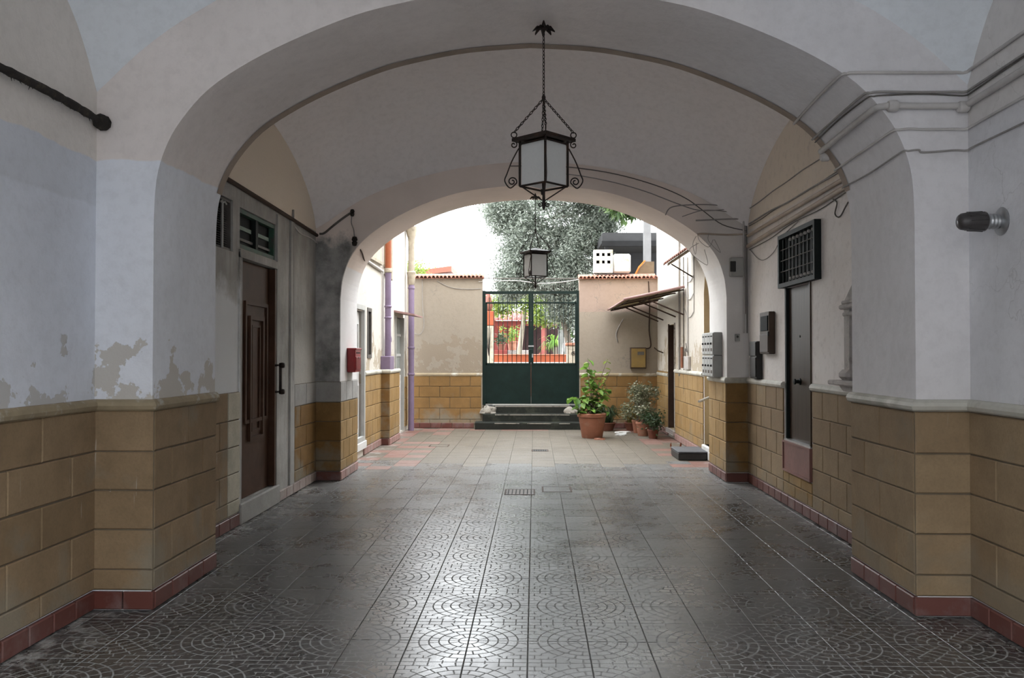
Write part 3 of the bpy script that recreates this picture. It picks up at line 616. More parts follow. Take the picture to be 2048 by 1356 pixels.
# ------------------------------------------------------------------ floor and its tiles
m = MB(); m.box((XL - .9, EA0, -.2), (XR + .9, FW + .1, -.007))
FLOOR = tag(m.build('floor', 'grout'), 'fan-patterned grey tile floor running from the passage into the courtyard', 'floor', kind='structure')
tm = {}
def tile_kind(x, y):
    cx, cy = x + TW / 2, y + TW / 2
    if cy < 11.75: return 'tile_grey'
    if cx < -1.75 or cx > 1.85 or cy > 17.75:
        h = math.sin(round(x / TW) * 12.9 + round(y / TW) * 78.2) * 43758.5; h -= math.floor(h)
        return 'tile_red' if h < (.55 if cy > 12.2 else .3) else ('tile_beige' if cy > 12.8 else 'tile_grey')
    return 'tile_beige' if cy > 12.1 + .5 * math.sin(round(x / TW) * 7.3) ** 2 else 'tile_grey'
def tile_mesh(wx, wy, mat):
    key = (round(wx, 3), round(wy, 3), mat)
    if key not in tm:
        g = .0022; c = .0022; x0, y0, x1, y1 = g, g, wx - g, wy - g
        vs = [(x0, y0, -.007), (x1, y0, -.007), (x1, y1, -.007), (x0, y1, -.007), (x0, y0, -c), (x1, y0, -c), (x1, y1, -c), (x0, y1, -c), (x0 + c, y0 + c, 0), (x1 - c, y0 + c, 0), (x1 - c, y1 - c, 0), (x0 + c, y1 - c, 0)]
        tm[key] = (vs, [(8, 9, 10, 11), (4, 5, 9, 8), (5, 6, 10, 9), (6, 7, 11, 10), (7, 4, 8, 11), (0, 1, 5, 4), (1, 2, 6, 5), (2, 3, 7, 6), (3, 0, 4, 7)])
    return key, tm[key]
mats3 = ['tile_grey', 'tile_beige', 'tile_red']; rest = MB(); tmesh = {}; count = 0
j0 = math.floor((EA0 - TY0) / TW); j1 = math.ceil((FW - TY0) / TW)
for j in range(j0, j1):
    for i in range(math.floor((XL - TX0) / TW), math.ceil((XR - TX0) / TW)):
        xa, xb = max(TX0 + i * TW, XL), min(TX0 + (i + 1) * TW, XR); ya, yb = max(TY0 + j * TW, EA0), min(TY0 + (j + 1) * TW, FW)
        if xb - xa < .03 or yb - ya < .03: continue
        inpier = (xb < NJL + .02 or xa > NJR - .02) and (NA0 - .02 < ya and yb < NA1 + .02)
        if inpier: continue
        key, (vs, fs) = tile_mesh(xb - xa, yb - ya, tile_kind(TX0 + i * TW, TY0 + j * TW))
        dz = random.uniform(-.0008, .0004)
        if ya > 3.9 and count < 300:
            if key not in tmesh: tmesh[key] = MB().add(vs, fs).mesh('floor_tile', key[2])
            link('floor_tile', tmesh[key], FLOOR, (xa, ya, dz)); count += 1
        else:
            rest.add([(a + xa, b + ya, c + dz) for a, b, c in vs], fs, mats3.index(key[2]))
o = rest.build('distant_floor_tiles', mats3, FLOOR, fix=False); o['kind'] = 'stuff'
#MORE

# ------------------------------------------------------------------ doors and windows of the passage
def xform(axis_out, base):            # local (a along +Y, out, z) on an X wall
    return lambda a, o, z: (base + axis_out * o, a, z)
def abox(m, T, a0, a1, o0, o1, z0, z1, mi=0):
    p = [T(a, o, z) for a in (a0, a1) for o in (o0, o1) for z in (z0, z1)]
    lo = tuple(min(q[i] for q in p) for i in range(3)); hi = tuple(max(q[i] for q in p) for i in range(3)); m.box(lo, hi, mi); return m
def frame(m, T, a0, a1, z0, z1, w, o0, o1, mi=0):
    abox(m, T, a0, a0 + w, o0, o1, z0, z1, mi); abox(m, T, a1 - w, a1, o0, o1, z0, z1, mi); abox(m, T, a0 + w, a1 - w, o0, o1, z0, z0 + w, mi); abox(m, T, a0 + w, a1 - w, o0, o1, z1 - w, z1, mi); return m
TL = xform(1, XL); TR = xform(-1, XR)
d = thing('door_1', 'tall dark brown wooden door with nested rectangular mouldings', 'door', (XL, 8.46, 0), kind='structure')
def loc(T, base): return lambda a, o, z: tuple(x - y for x, y in zip(T(a, o, z), base))
b = (XL, 8.46, 0); T = loc(TL, b)
abox(MB(), T, 7.935, 8.985, -.085, -.05, .205, 2.505).build('panel', 'brown_wood', d)
frame(MB(), T, 8.15, 8.84, .92, 2.12, .035, -.05, -.03).build('moulding', 'brown_wood', d); frame(MB(), T, 8.27, 8.70, .74, 1.98, .04, -.05, -.022).build('moulding', 'brown_wood', d)
frame(MB(), T, 8.36, 8.61, .83, 1.89, .02, -.05, -.034).build('moulding', 'brown_wood', d)
m = MB(); abox(m, T, 8.925, 8.98, -.05, .015, .21, 2.50); m.build('closing_edge', 'brown_wood', d)
m = MB(); m.tube([T(8.95, .015, 1.48), T(8.95, .07, 1.48), T(8.95, .07, 1.20), T(8.95, .015, 1.20)], .016, 8); h = m.build('handle', 'iron', d, smooth=40)
for z in (1.48, 1.20): MB().lathe([(0.001, -.03), (.026, -.026), (.03, 0), (.026, .026), (.001, .03)], 12, 'x', T(8.95, .085, z)).build('knob', 'iron', h, smooth=True)
MB().lathe([(.028, 0), (.028, .012), (.012, .02), (.001, .022)], 12, 'x', T(8.87, -.05, 1.30)).build('lock', 'iron', d, smooth=40)
m = MB(); m.cham((XL - .02, 7.86, 0), (XL + .035, 9.08, .20), .012); o = tag(m.build('trim_11', 'stone_grey'), 'grey stone threshold below the brown door', 'threshold', kind='structure')
# concrete jambs and lintel around the brown door
m = MB(); abox(m, TL, 9.0, 9.10, 0, .018, .2, 3.10); abox(m, TL, 7.86, 7.93, 0, .012, .2, 2.56); abox(m, TL, 7.86, 9.0, 0, .022, 2.51, 2.585); abox(m, TL, 9.50, 9.66, 0, .02, .12, 3.12)
tag(m.build('trim_12', 'concrete_wall'), 'rough concrete surround of the brown door', 'door surround', kind='structure')
w = thing('window_1', 'small rusty louvre vent with a pale upright rod', 'window', (XL, 7.46, 2.54), kind='structure'); T = loc(TL, (XL, 7.46, 2.54))
frame(MB(), T, 7.225, 7.695, 2.545, 3.005, .022, -.10, -.02).build('frame', 'grey_slat', w)
abox(MB(), T, 7.24, 7.68, -.118, -.11, 2.55, 3.0).build('backing', 'dark_void', w)
sl = MB(); sl.add([T(7.25, -.095, 0 + .0), T(7.67, -.095, 0), T(7.67, -.045, -.016), T(7.25, -.045, -.016), T(7.25, -.095, .003), T(7.67, -.095, .003), T(7.67, -.045, -.013), T(7.25, -.045, -.013)], [(0, 1, 2, 3), (4, 5, 6, 7), (0, 1, 5, 4), (2, 3, 7, 6), (1, 2, 6, 5), (0, 3, 7, 4)])
sme = sl.mesh('slat', 'grey_slat')
for i in range(18): link('slat', sme, w, (0, 0, 2.565 + .0205 * i))
m = MB(); m.tube([T(7.46, -.01, 2.55), T(7.46, -.01, 2.95), T(7.43, 0, 2.965), T(7.40, .005, 2.95)], .011, 6); m.tube([T(7.46, -.01, 2.95), T(7.49, 0, 2.965), T(7.52, .005, 2.945)], .009, 6); m.build('rod', 'grey_paint', w, smooth=40)
w = thing('window_2', 'green-framed transom window over the brown door', 'window', (XL, 8.44, 2.6), kind='structure'); T = loc(TL, (XL, 8.44, 2.6))
frame(MB(), T, 7.885, 8.995, 2.605, 2.98, .04, -.08, -.015).build('frame', 'green_frame', w)
abox(MB(), T, 8.40, 8.47, -.08, -.02, 2.645, 2.94).build('mullion', 'dark_frame', w)
for a0, a1 in ((7.925, 8.40), (8.47, 8.955)):
    abox(MB(), T, a0, a1, -.075, -.068, 2.645, 2.94).build('pane', 'glass_dark', w)
    abox(MB(), T, a0, a1 - .05, -.067, -.05, 2.795, 2.832).build('slat', 'pale_green', w); abox(MB(), T, a0, a1, -.067, -.05, 2.69, 2.715).build('slat', 'grey_slat', w)

d = thing('door_2', 'bronze sheet-metal door set above a pink panel', 'door', (XR, 8.67, .7), kind='structure'); T = loc(TR, (XR, 8.67, .7))
abox(MB(), T, 8.34, 9.07, -.09, -.03, .705, 2.29).build('panel', 'bronze', d)
m = MB(); abox(m, T, 9.055, 9.10, -.09, .004, .70, 2.30); m.build('dark_jamb', 'dark_frame', d)
m = MB(); abox(m, T, 8.24, 8.265, -.05, .015, .70, 2.30); abox(m, T, 8.28, 8.30, -.07, .005, .70, 2.30); abox(m, T, 8.315, 8.335, -.08, -.005, .70, 2.30); m.build('door_frame', 'bronze', d)
abox(MB(), T, 8.24, 9.10, -.05, .02, .69, .71).build('sill', 'bare_metal', d)
MB().lathe([(.035, 0), (.035, -.01), (.02, -.016), (.018, -.045), (.03, -.05), (.03, -.065), (.001, -.07)], 14, 'x', T(8.69, -.03, 1.32)).build('knob', 'dark_frame', d, smooth=40)
MB().lathe([(.012, 0), (.012, -.006), (.001, -.007)], 10, 'x', T(8.69, -.03, 1.78)).build('peephole', 'dark_frame', d)
m = MB(); abox(m, TR, 8.22, 9.12, 0, .03, .37, .69); p = thing('wall_panel', 'dull pink painted panel below the bronze door', 'panel', (XR, 8.67, .37)); T = loc(TR, (XR, 8.67, .37))
abox(MB(), T, 8.22, 9.12, 0, .022, .37, .69).build('board', 'pink_panel', p); frame(MB(), T, 8.22, 9.12, .37, .69, .02, .022, .034).build('rim', 'pink_panel', p)
w = thing('window_3', 'dark barred fanlight window above the bronze door', 'window', (XR, 8.55, 2.29), kind='structure'); T = loc(TR, (XR, 8.55, 2.29))
frame(MB(), T, 7.95, 9.14, 2.30, 2.86, .045, 0, .065).build('frame', 'dark_frame', w); abox(MB(), T, 7.99, 9.10, .002, .01, 2.34, 2.82).build('pane', 'glass_dark', w)
for i in range(9): abox(MB(), T, 8.085 + i * .117, 8.095 + i * .117, .03, .042, 2.345, 2.815).build('bar', 'dark_frame', w)
for i in range(3):
    m = MB(); m.tube([T(7.995, .045, 2.47 + i * .115), T(9.095, .045, 2.47 + i * .115)], .005, 6); m.build('crossbar', 'grey_slat', w)
bead = MB().lathe([(.001, -.018), (.013, -.013), (.018, 0), (.013, .013), (.001, .018)], 10, 'x').mesh('bead', 'carved', True)
for i in range(7):
    for z in (2.375, 2.775): link('bead', bead, w, T(8.03 + i * .117, .05, z))

# ------------------------------------------------------------------ lanterns
def spiral(m, c, e1, e2, r0, r1, turns, a0, rad, mi=0, n=26, pre=None, post=None):
    pts = list(pre or [])
    for i in range(n):
        t = i / (n - 1); a = a0 + turns * 2 * math.pi * t; r = r0 + (r1 - r0) * t
        pts.append(Vector(c) + Vector(e1) * (r * math.cos(a)) + Vector(e2) * (r * math.sin(a)))
    m.tube(pts, rad, 6, mi); return m
def chain(m, a, b, L=.026, r=.0030, w=.0075):
    a, b = Vector(a), Vector(b); d = b - a; n = max(1, int(d.length / (L * .78))); t = d.normalized(); s = t.orthogonal().normalized(); q = t.cross(s)
    for i in range(n):
        c = a + d * ((i + .5) / n); e = s if i % 2 else q
        ring = [c + t * (L / 2 * math.sin(k * math.pi / 5)) + e * (w * math.cos(k * math.pi / 5)) for k in range(10)]; ring.append(ring[0]); m.tube(ring, r, 5, caps=False)
def make_lantern(label, top, zc):
    """origin at the centre of the pane box; square body, corners on the local axes"""
    L = thing('hanging_lantern', label, 'lantern', (0, 0, 0), group='wrought-iron lanterns under the arches')
    h = .164; z0, z1 = -.145, .145; cor = [(h, 0), (0, h), (-h, 0), (0, -h)]
    for i in range(4):
        a, c = cor[i], cor[(i + 1) % 4]; f = .93
        MB().prism([(a[0] * f, a[1] * f), (c[0] * f, c[1] * f), (c[0] * f - .002 * (c[0] + a[0]) / h, c[1] * f - .002 * (c[1] + a[1]) / h), (a[0] * f - .002 * (c[0] + a[0]) / h, a[1] * f - .002 * (c[1] + a[1]) / h)], z0 + .01, z1, 'z').build('pane', 'frosted', L)
    for a in cor: m = MB(); m.tube([(a[0], a[1], z0), (a[0], a[1], z1 + .02)], .0085, 4); m.build('corner_post', 'iron', L)
    for nm, z, s in (('bottom_rail', z0, 1.0), ('top_rail', z1, 1.0)):
        m = MB()
        for i in range(4): a, c = cor[i], cor[(i + 1) % 4]; m.tube([(a[0] * s, a[1] * s, z), (c[0] * s, c[1] * s, z)], .007, 4)
        m.build(nm, 'iron', L)
    m = MB(); s = 1.34; zr = z1 + .018                      # roof: a shallow dark tray wider than the panes
    for i in range(4):
        a, c = cor[i], cor[(i + 1) % 4]
        m.add([(a[0] * s, a[1] * s, zr), (c[0] * s, c[1] * s, zr), (c[0] * s, c[1] * s, zr + .022), (a[0] * s, a[1] * s, zr + .022)], [(0, 1, 2, 3)])
        m.add([(a[0] * s, a[1] * s, zr), (c[0] * s, c[1] * s, zr), (c[0] * .9, c[1] * .9, zr + .004), (a[0] * .9, a[1] * .9, zr + .004)], [(0, 1, 2, 3)])
        m.add([(a[0] * s, a[1] * s, zr + .022), (c[0] * s, c[1] * s, zr + .022), (0, 0, zr + .075)], [(0, 1, 2)])
    m.build('roof', 'iron', L, fix=True)
    for a in cor:
        e = Vector((a[0], a[1], 0)).normalized(); u = Vector((0, 0, 1)); m = MB()
        # long S bar from under the roof to a scroll beside the foot of the post
        spiral(m, e * (h + .052) + u * (z0 + .032), e, u, .032, .008, -1.35, 1.1 * math.pi, .0048)
        p0 = e * (h + .008) + u * (z1 - .03); p1 = e * (h + .088) + u * (z0 + .085); p2 = e * (h + .103) + u * (z0 + .035); p3 = e * (h + .066) + u * (z0 - .012); p4 = e * (h + .021) + u * (z0 + .024)
        m.tube(smoothpts([p0, (p0 + p1) / 2 + e * .006, p1, p2, p3, p4], 5), .0048, 6)
        spiral(m, e * (h + .042) + u * (z1 - .005), e, u, .026, .006, 1.2, .5 * math.pi, .0045)
        spiral(m, e * (h + .040) + u * (zr + .045), e, u, .019, .019, 1.0, 0, .0042)
        m.build('scroll', 'iron', L, smooth=50)
        m = MB(); m.tube([(a[0] * .95, a[1] * .95, z0), tuple(e * .012 + u * (z0 - .095))], .0048, 5); m.build('stay_bar', 'iron', L)
        m = MB(); spiral(m, e * .026 + u * (z0 - .125), e, u, .018, .005, 1.2, math.pi * .55, .004); m.build('finial_scroll', 'iron', L, smooth=50)
        m = MB(); chain(m, e * (h + .04) + u * (zr + .062), u * .46, L=.030); m.build('chain', 'iron', L, smooth=50)
    MB().lathe([(.001, z0 - .165), (.009, z0 - .15), (.012, z0 - .12), (.009, z0 - .05), (.013, z0 + .03), (.004, z0 + .06)], 8).build('finial', 'iron', L, smooth=50)
    MB().lathe([(.006, z1), (.012, z1 - .02), (.016, z1 - .06), (.004, z1 - .07)], 10).build('lamp_holder', 'iron', L, smooth=50)
    MB().lathe([(.001, .445), (.012, .452), (.014, .47), (.006, .49)], 8).build('ring', 'iron', L)
    H = top - zc; m = MB(); chain(m, (0, 0, .48), (0, 0, H - .06), L=.032); m.build('chain', 'iron', L, smooth=50)
    m = MB(); m.lathe([(.004, H), (.014, H - .03), (.03, H - .05), (.026, H - .062), (.008, H - .075), (.004, H - .09)], 10)
    for k in range(8):
        q = k * math.pi / 4; c, s_ = math.cos(q), math.sin(q); t = Vector((-s_, c, 0)); r = Vector((c, s_, 0)); z = Vector((0, 0, 1))
        m.add([r * .02 + z * (H - .05) - t * .008, r * .02 + z * (H - .05) + t * .008, r * .05 + z * (H - .045) + t * .016, r * .078 + z * (H - .075) + t * .004, r * .078 + z * (H - .075) - t * .004, r * .05 + z * (H - .045) - t * .016], [(0, 1, 2, 3, 4, 5)])
        m.add([r * .02 + z * (H - .056) - t * .008, r * .02 + z * (H - .056) + t * .008, r * .05 + z * (H - .051) + t * .016, r * .078 + z * (H - .081) + t * .004, r * .078 + z * (H - .081) - t * .004, r * .05 + z * (H - .051) - t * .016], [(0, 1, 2, 3, 4, 5)])
    m.build('ceiling_rosette', 'iron', L)
    return L
LA = make_lantern('larger-looking wrought-iron lantern hanging in front under the near arch', 3.895, 2.895)
LA.location = (.064, 5.79, 2.895); LA.rotation_euler = (0, 0, R(3))
LB = make_lantern('smaller-looking lantern hanging in front of the olive tree', 3.725, 2.765)
LB.location = (.012, 11.17, 2.765); LB.rotation_euler = (0, 0, R(-19))

# ------------------------------------------------------------------ pipes and cables of the passage
def tubething(name, pts, r, mat, label, cat='cable', sub=0, n=8, jit=0.0, group=None, smooth=50):
    P = smoothpts(pts, sub) if sub else [Vector(p) for p in pts]
    if jit: P = [p + Vector((0, 0, random.uniform(-jit, jit))) for p in P]
    b = P[0].copy(); m = MB(); m.tube([p - b for p in P], r, n)
    return tag(m.build(name, mat, None, smooth, b), label, cat, group)
# furry black pipe on the near left wall
P = [Vector((XL + .055, y, 3.06 + .012 * math.sin(y * 3))) for y in np.linspace(1.2, 5.20, 90)]
rs = [.021 + .007 * random.random() for _ in P]; pi = thing('wall_pipe', 'fuzzy black insulated pipe high on the blue-white wall', 'pipe', P[0]); b = P[0]
m = MB(); m.tube([p - b for p in P], rs, 9); m.build('tube', 'furry', pi, smooth=60)
m = MB(); m.lathe([(.012, -.05), (.036, -.045), (.05, -.02), (.044, .0), (.052, .02), (.044, .04), (.012, .05)], 9, 'y', tuple(Vector((XL + .06, 5.215, 3.055)) - b)); m.build('end_cap', 'furry', pi, smooth=40)
m = MB()
for k in range(260):
    p = P[random.randrange(len(P))] - b; m.tube([p, p + Vector((random.uniform(-.01, .02), random.uniform(-.03, .03), random.uniform(-.045, .01)))], [.006, .001], 4)
o = m.build('lint', 'furry', pi); o['kind'] = 'stuff'
# runs of cable around the right near pier: soffit, front face, wall
def sof(z, prof, inset):              # x of the arch soffit at height z, right side
    for (xa, za), (xb, zb) in zip(prof[len(prof) // 2:-1], prof[len(prof) // 2 + 1:]):
        if zb <= z <= za: return xa + (xb - xa) * (za - z) / max(1e-6, za - zb) - inset
    return NJR - inset
runs = [(3.335, .010, 'conduit', 'uppermost pale cable wrapped around the near pier', .0), (3.215, .008, 'cable', 'pale grey cable just above the thick conduit on the near pier', .0), (3.195, .005, 'cable_dark', 'thin dark cable just above the thick conduit on the near pier', .01),
        (3.125, .021, 'conduit', 'thick painted conduit wrapped around the near pier', .0), (2.985, .008, 'conduit', 'pale cable just below the thick conduit on the near pier', .0), (2.855, .006, 'cable', 'lowest thin cable drooping around the near pier', -.012)]
for z, r, mt, lb, dr in runs:
    e = r + .004; xs0 = sof(z, near_prof, e); xs1 = sof(z - .02, near_prof, e)
    pts = [(xs1, NA1 + .02, z - .02), (xs0, (NA0 + NA1) / 2, z - .012 + dr), (xs0 + .0, NA0 + .05, z), (xs0 + .03, NA0 - e + .008, z), (xs0 + .09, NA0 - e, z + .004), (XR - .28, NA0 - e, z + dr), (XR - .09, NA0 - e, z), (XR - e - .012, NA0 - e - .015, z - .004), (XR - e, NA0 - .12, z + .004), (XR - e, 4.4, z + .02 + dr), (XR - e, 3.2, z + .03), (XR - e, 1.6, z + .03)]
    tubething('wall_cable' if r < .015 else 'wall_conduit', pts, r, mt, lb, 'cable' if r < .015 else 'conduit', sub=5 if r < .015 else 4, group='cables around the near pier')
for c, lb in (((2.20, NA0 - .03, 3.125), 'round junction box at the corner of the near arch'), ((XR - .045, NA0 - .035, 3.115), 'round junction box where the conduit meets the beacon wall'), ((2.16, NA1 + .03, 3.07), 'round junction box on the back edge of the near arch')):
    j = MB().lathe([(.001, -.034), (.030, -.03), (.036, -.02), (.036, .02), (.030, .03), (.001, .034)], 12, 'x').build('junction_box', 'conduit', None, 40, c); tag(j, lb, 'junction box', 'junction boxes on the near pier')
# right wall of the middle bay
rr = [(3.40, 3.44, .006, 'cable', 'thin cable highest on the wall over the barred window'), (3.21, 3.19, .009, 'cable', 'grey cable above the two beige conduits'), (3.185, 3.215, .005, 'cable_dark', 'thin dark cable crossing above the beige conduits'), (3.065, 3.11, .020, 'conduit_beige', 'upper beige conduit over the barred window'), (2.935, 3.045, .024, 'conduit_beige', 'lower beige conduit sloping over the barred window'), (2.89, 3.00, .005, 'cable_dark', 'thin dark cable hanging along the lower beige conduit')]
for za, zb, r, mt, lb in rr:
    e = r + .004; pts = [(XR - e, FA0 - .10, za)] + [(XR - e, y, za + (zb - za) * (FA0 - y) / (FA0 - NA1) + (0 if r > .015 else random.uniform(-.012, .012))) for y in np.linspace(FA0 - .6, NA1 + .02, 8)]
    tubething('wall_cable' if r < .015 else 'wall_conduit', pts, r, mt, lb, 'cable' if r < .015 else 'conduit', sub=4 if r < .015 else 0)
tubething('wall_cable', [(XR - .01, 7.6, 2.98), (XR - .012, 7.5, 2.93), (XR - .012, 7.55, 2.84), (XR - .012, 7.42, 2.80), (XR - .01, 7.2, 2.90), (XR - .01, 6.8, 2.93)], .006, 'cable_dark', 'loose black cable loop beside the barred window', sub=6)
tubething('wall_cable', [(XR - .01, FA0 - .15, 2.88), (XR - .01, 10.0, 2.70), (XR - .01, 9.5, 2.73), (XR - .01, 9.15, 2.86), (XR - .01, 8.6, 2.94)], .0045, 'cable', 'slack grey cable drooping left of the barred window', sub=6)
# riser by the far right corner
for k, (x, z0, mt) in enumerate(((2.612, 1.86, 'conduit'), (2.632, 2.1, 'cable'), (2.65, 1.86, 'cable_dark'))):
    tubething('riser_cable', [(x, FA0 - .015, 3.46 if k == 0 else 3.2), (x, FA0 - .015, z0)], .012 if k == 0 else .006, mt, ('pale riser conduit in the corner above the black narrow box', 'grey riser cable in the corner beside the breaker box', 'dark riser cable closest to the corner above the black narrow box')[k])
# far pier, right: horizontal cables and loops
Y = FA0 - .012
tubething('wall_cable', [(XR - .02, Y, 3.29), (2.35, Y, 3.285), (2.02, Y, 3.27)], .009, 'cable', 'grey cable upper of the pair across the far pier', sub=4)
tubething('wall_cable', [(XR - .02, Y, 3.10), (2.40, Y, 3.09), (2.10, Y, 3.105), (2.04, Y, 3.09)], .011, 'conduit_beige', 'beige conduit across the far pier above the breaker box', sub=4)
tubething('wall_cable', [(XR - .02, Y, 3.34), (2.4, Y, 3.38), (2.12, Y, 3.40), (1.85, Y, 3.32)], .005, 'cable', 'thin cable rising from the corner towards the far arch', sub=5)
tubething('wall_cable', [(1.64, Y, 3.34), (1.72, Y, 3.44), (2.0, Y, 3.47), (2.3, Y, 3.46), (XR - .03, Y, 3.40)], .007, 'cable', 'grey cable looping off the far arch edge', sub=5)
arcp = [(x, Y, ZS + vault_mid_f(abs(x + .05)) - .012 - o) for x, o in ((-.3, .0), (.3, .003), (.8, .006), (1.2, .012), (1.6, .025), (1.9, .05), (2.1, .10), (2.35, .13), (XR - .02, .02))]
tubething('wall_cable', arcp, .006, 'cable_dark', 'dark cable following the vault edge over the far arch', sub=5)
tubething('wall_cable', [(x, Y, ZS + vault_mid_f(abs(x + .05)) - o) for x, o in ((.25, .10), (.6, .11), (1.0, .13), (1.4, .15), (1.8, .17), (2.05, .14))] + [(2.3, Y, 3.40), (XR - .02, Y, 3.43)], .006, 'cable', 'grey cable running below the vault edge over the far arch', sub=5)
for k in range(4):
    a = random.uniform(2.0, 2.2); z = random.uniform(2.95, 3.2)
    tubething('loose_wire', [(a, Y - .01, z), (a + random.uniform(-.12, .05), Y - .03, z - .1), (a + random.uniform(-.05, .15), Y - .02, z - random.uniform(.15, .3)), (a + random.uniform(0, .25), Y - .01, z - .08)], .003, 'cable', ('thin loose wire tangled at the edge of the far arch'), 'wire', sub=5, group='tangled wires at the far arch')
# left side of the middle bay
tubething('wall_pipe', [(XL + .02, NA1 + .03, 3.185), (XL + .02, 7.4, 3.17), (XL + .02, 8.6, 3.15), (XL + .02, 9.6, 3.13), (XL + .02, FA0 - .03, 3.10)], .022, 'rust', 'rusty dark pipe along the wall above the brown door', 'pipe')
tubething('wall_cable', [(XL + .012, 9.60, 3.25), (XL + .014, 9.60, 2.6), (XL + .012, 9.61, 1.9), (XL + .012, 9.6, 1.3)], .012, 'cable', 'grey riser cable beside the brown door', sub=5)
tubething('wall_cable', [(XL + .012, 9.62, 3.08), (XL + .014, 9.9, 3.02), (XL + .012, 10.3, 3.03), (XL + .03, FA0 - .03, 3.0)], .008, 'conduit', 'pale cable sagging below the rusty pipe', sub=5)
pts = [(XL + .05, Y - .01, 3.12), (-2.66, Y, 3.13), (-2.55, Y, 3.22), (-2.42, Y, 3.32), (-2.30, Y, 3.40)]
tubething('wall_cable', pts, .014, 'cable_dark', 'dark lumpy cable climbing the far arch above the red letterbox', sub=5)
t = thing('wall_bracket', 'dark insulators with a dangling wire on the far arch', 'bracket', (-2.30, FA0 - .03, 3.38))
for dx, z, s in ((0, .0, 1.0), (.03, -.36, 1.3)): MB().lathe([(.001, -.045 * s), (.02 * s, -.04 * s), (.028 * s, -.01), (.018 * s, .0), (.03 * s, .02), (.02 * s, .045 * s), (.001, .05 * s)], 10, 'z', (dx, 0, z)).build('insulator', 'furry', t, smooth=50)
m = MB(); m.tube(smoothpts([(0, 0, 0), (-.01, -.01, -.12), (.02, 0, -.22), (.03, 0, -.36)], 5), .007, 6); m.build('wire', 'cable', t, smooth=50)
tubething('wall_cable', [(-2.27, Y, 3.02), (-2.25, FA0 + .3, 2.93), (-2.30, FA0 + .7, 2.88), (-2.34, FA1 - .02, 2.86)], .01, 'rust', 'short rusty cable turning under the far arch', sub=5)

# ------------------------------------------------------------------ boxes and fittings on the right
t = thing('beacon_lamp', 'dark ribbed beacon lamp on a silver wall plate', 'lamp', (XR, 4.90, 2.36))
MB().lathe([(.001, .002), (.078, .0), (.082, -.006), (.07, -.014), (.045, -.02), (.001, -.021)], 24, 'x').build('wall_plate', 'bare_metal', t, smooth=40)
MB().lathe([(.040, -.015), (.044, -.03), (.041, -.04), (.045, -.05), (.041, -.06), (.045, -.07), (.041, -.08), (.046, -.092), (.046, -.10)], 24, 'x').build('threaded_neck', 'bare_metal', t, smooth=30)
m = MB(); m.lathe([(.050, -.095), (.056, -.10), (.057, -.16), (.052, -.20), (.047, -.232), (.036, -.245), (.001, -.25)], 24, 'x'); m.build('glass_dome', 'smoke', t, smooth=50)
for k in range(12): q = k * math.pi / 6; m = MB(); m.tube([(-.11, .057 * math.cos(q), .057 * math.sin(q)), (-.2, .053 * math.cos(q), .053 * math.sin(q))], .003, 4); m.build('rib', 'smoke', t)
# meter boxes by the far right corner
def boxthing(name, label, cat, lo, hi, mat, c=.008):
    cx = tuple((a + b) / 2 for a, b in zip(lo, hi)); t = thing(name, label, cat, (cx[0], cx[1], lo[2]))
    MB().cham(tuple(a - q for a, q in zip(lo, t.location)), tuple(a - q for a, q in zip(hi, t.location)), c).build('case', mat, t); return t, Vector(t.location)
t, o = boxthing('meter_cabinet', 'brown upright meter cabinet on the wall left of the bronze door', 'cabinet', (XR - .07, 9.47, 1.60), (XR, 9.86, 2.075), 'meter_brown')
MB().cham((-.045, -.16, .26), (-.03, .12, .43), .004).build('window', 'glass_dark', t); MB().cham((-.043, -.17, .02), (-.033, .17, .22), .004).build('lower_door', 'meter_brown', t)
MB().box((-.05, -.195, .2), (-.035, -.18, .25)).build('latch', 'black', t)
t, o = boxthing('cable_duct_box', 'narrow black box standing on the ledge in the corner', 'box', (2.60, 10.0, 1.31), (XR, 10.3, 1.75), 'black', .006); MB().cham((-.045, -.13, .02), (-.03, .13, .25), .004).build('cover', 'black', t)
MB().cham((-.05, -.15, .27), (-.025, .15, .43), .004).build('upper_cover', 'black', t)
t, o = boxthing('breaker_box', 'grey breaker box with a black window on the far pier', 'box', (2.43, FA0 - .09, 2.56), (2.60, FA0, 2.80), 'grey_box', .012); MB().cham((-.09, -.055, .06), (-.02, -.044, .19), .004).build('window', 'black', t)
t, o = boxthing('switch_plate', 'small grey electric switch on the far pier', 'switch', (2.50, FA0 - .022, 1.76), (2.56, FA0, 1.85), 'grey_box', .004); MB().lathe([(.016, 0), (.014, -.008), (.001, -.01)], 10, 'y', (0, -.011, .055)).build('button', 'black', t)
# bank of letterboxes on the inner face of the far pier
for zi, (z0, z1) in enumerate(((1.30, 1.58), (1.585, 1.88))):
    t = thing('letterbox_bank', ('lower', 'upper')[zi] + ' grey letterbox block with dark locks on the far pier', 'letterbox', (FJR - .0555, 11.27, z0), group='grey letterboxes on the far pier')
    MB().cham((-.055, -.36, 0), (.055, .36, z1 - z0), .006).build('case', 'grey_box', t)
    for i in range(4):
        y0 = -.345 + i * .173; dd = MB().cham((-.063, y0, .012), (-.054, y0 + .165, z1 - z0 - .012), .003).build('door', 'grey_box', t)
        MB().lathe([(.015, 0), (.015, -.012), (.008, -.02), (.001, -.021)], 10, 'x', (-.063, y0 + .08, .15)).build('lock', 'black', dd); MB().box((-.066, y0 + .03, .235), (-.062, y0 + .135, .252)).build('slot', 'dark_void', dd)
        MB().box((-.0655, y0 + .04, .05), (-.0625, y0 + .125, .09)).build('name_plate', 'meter_brown', dd)
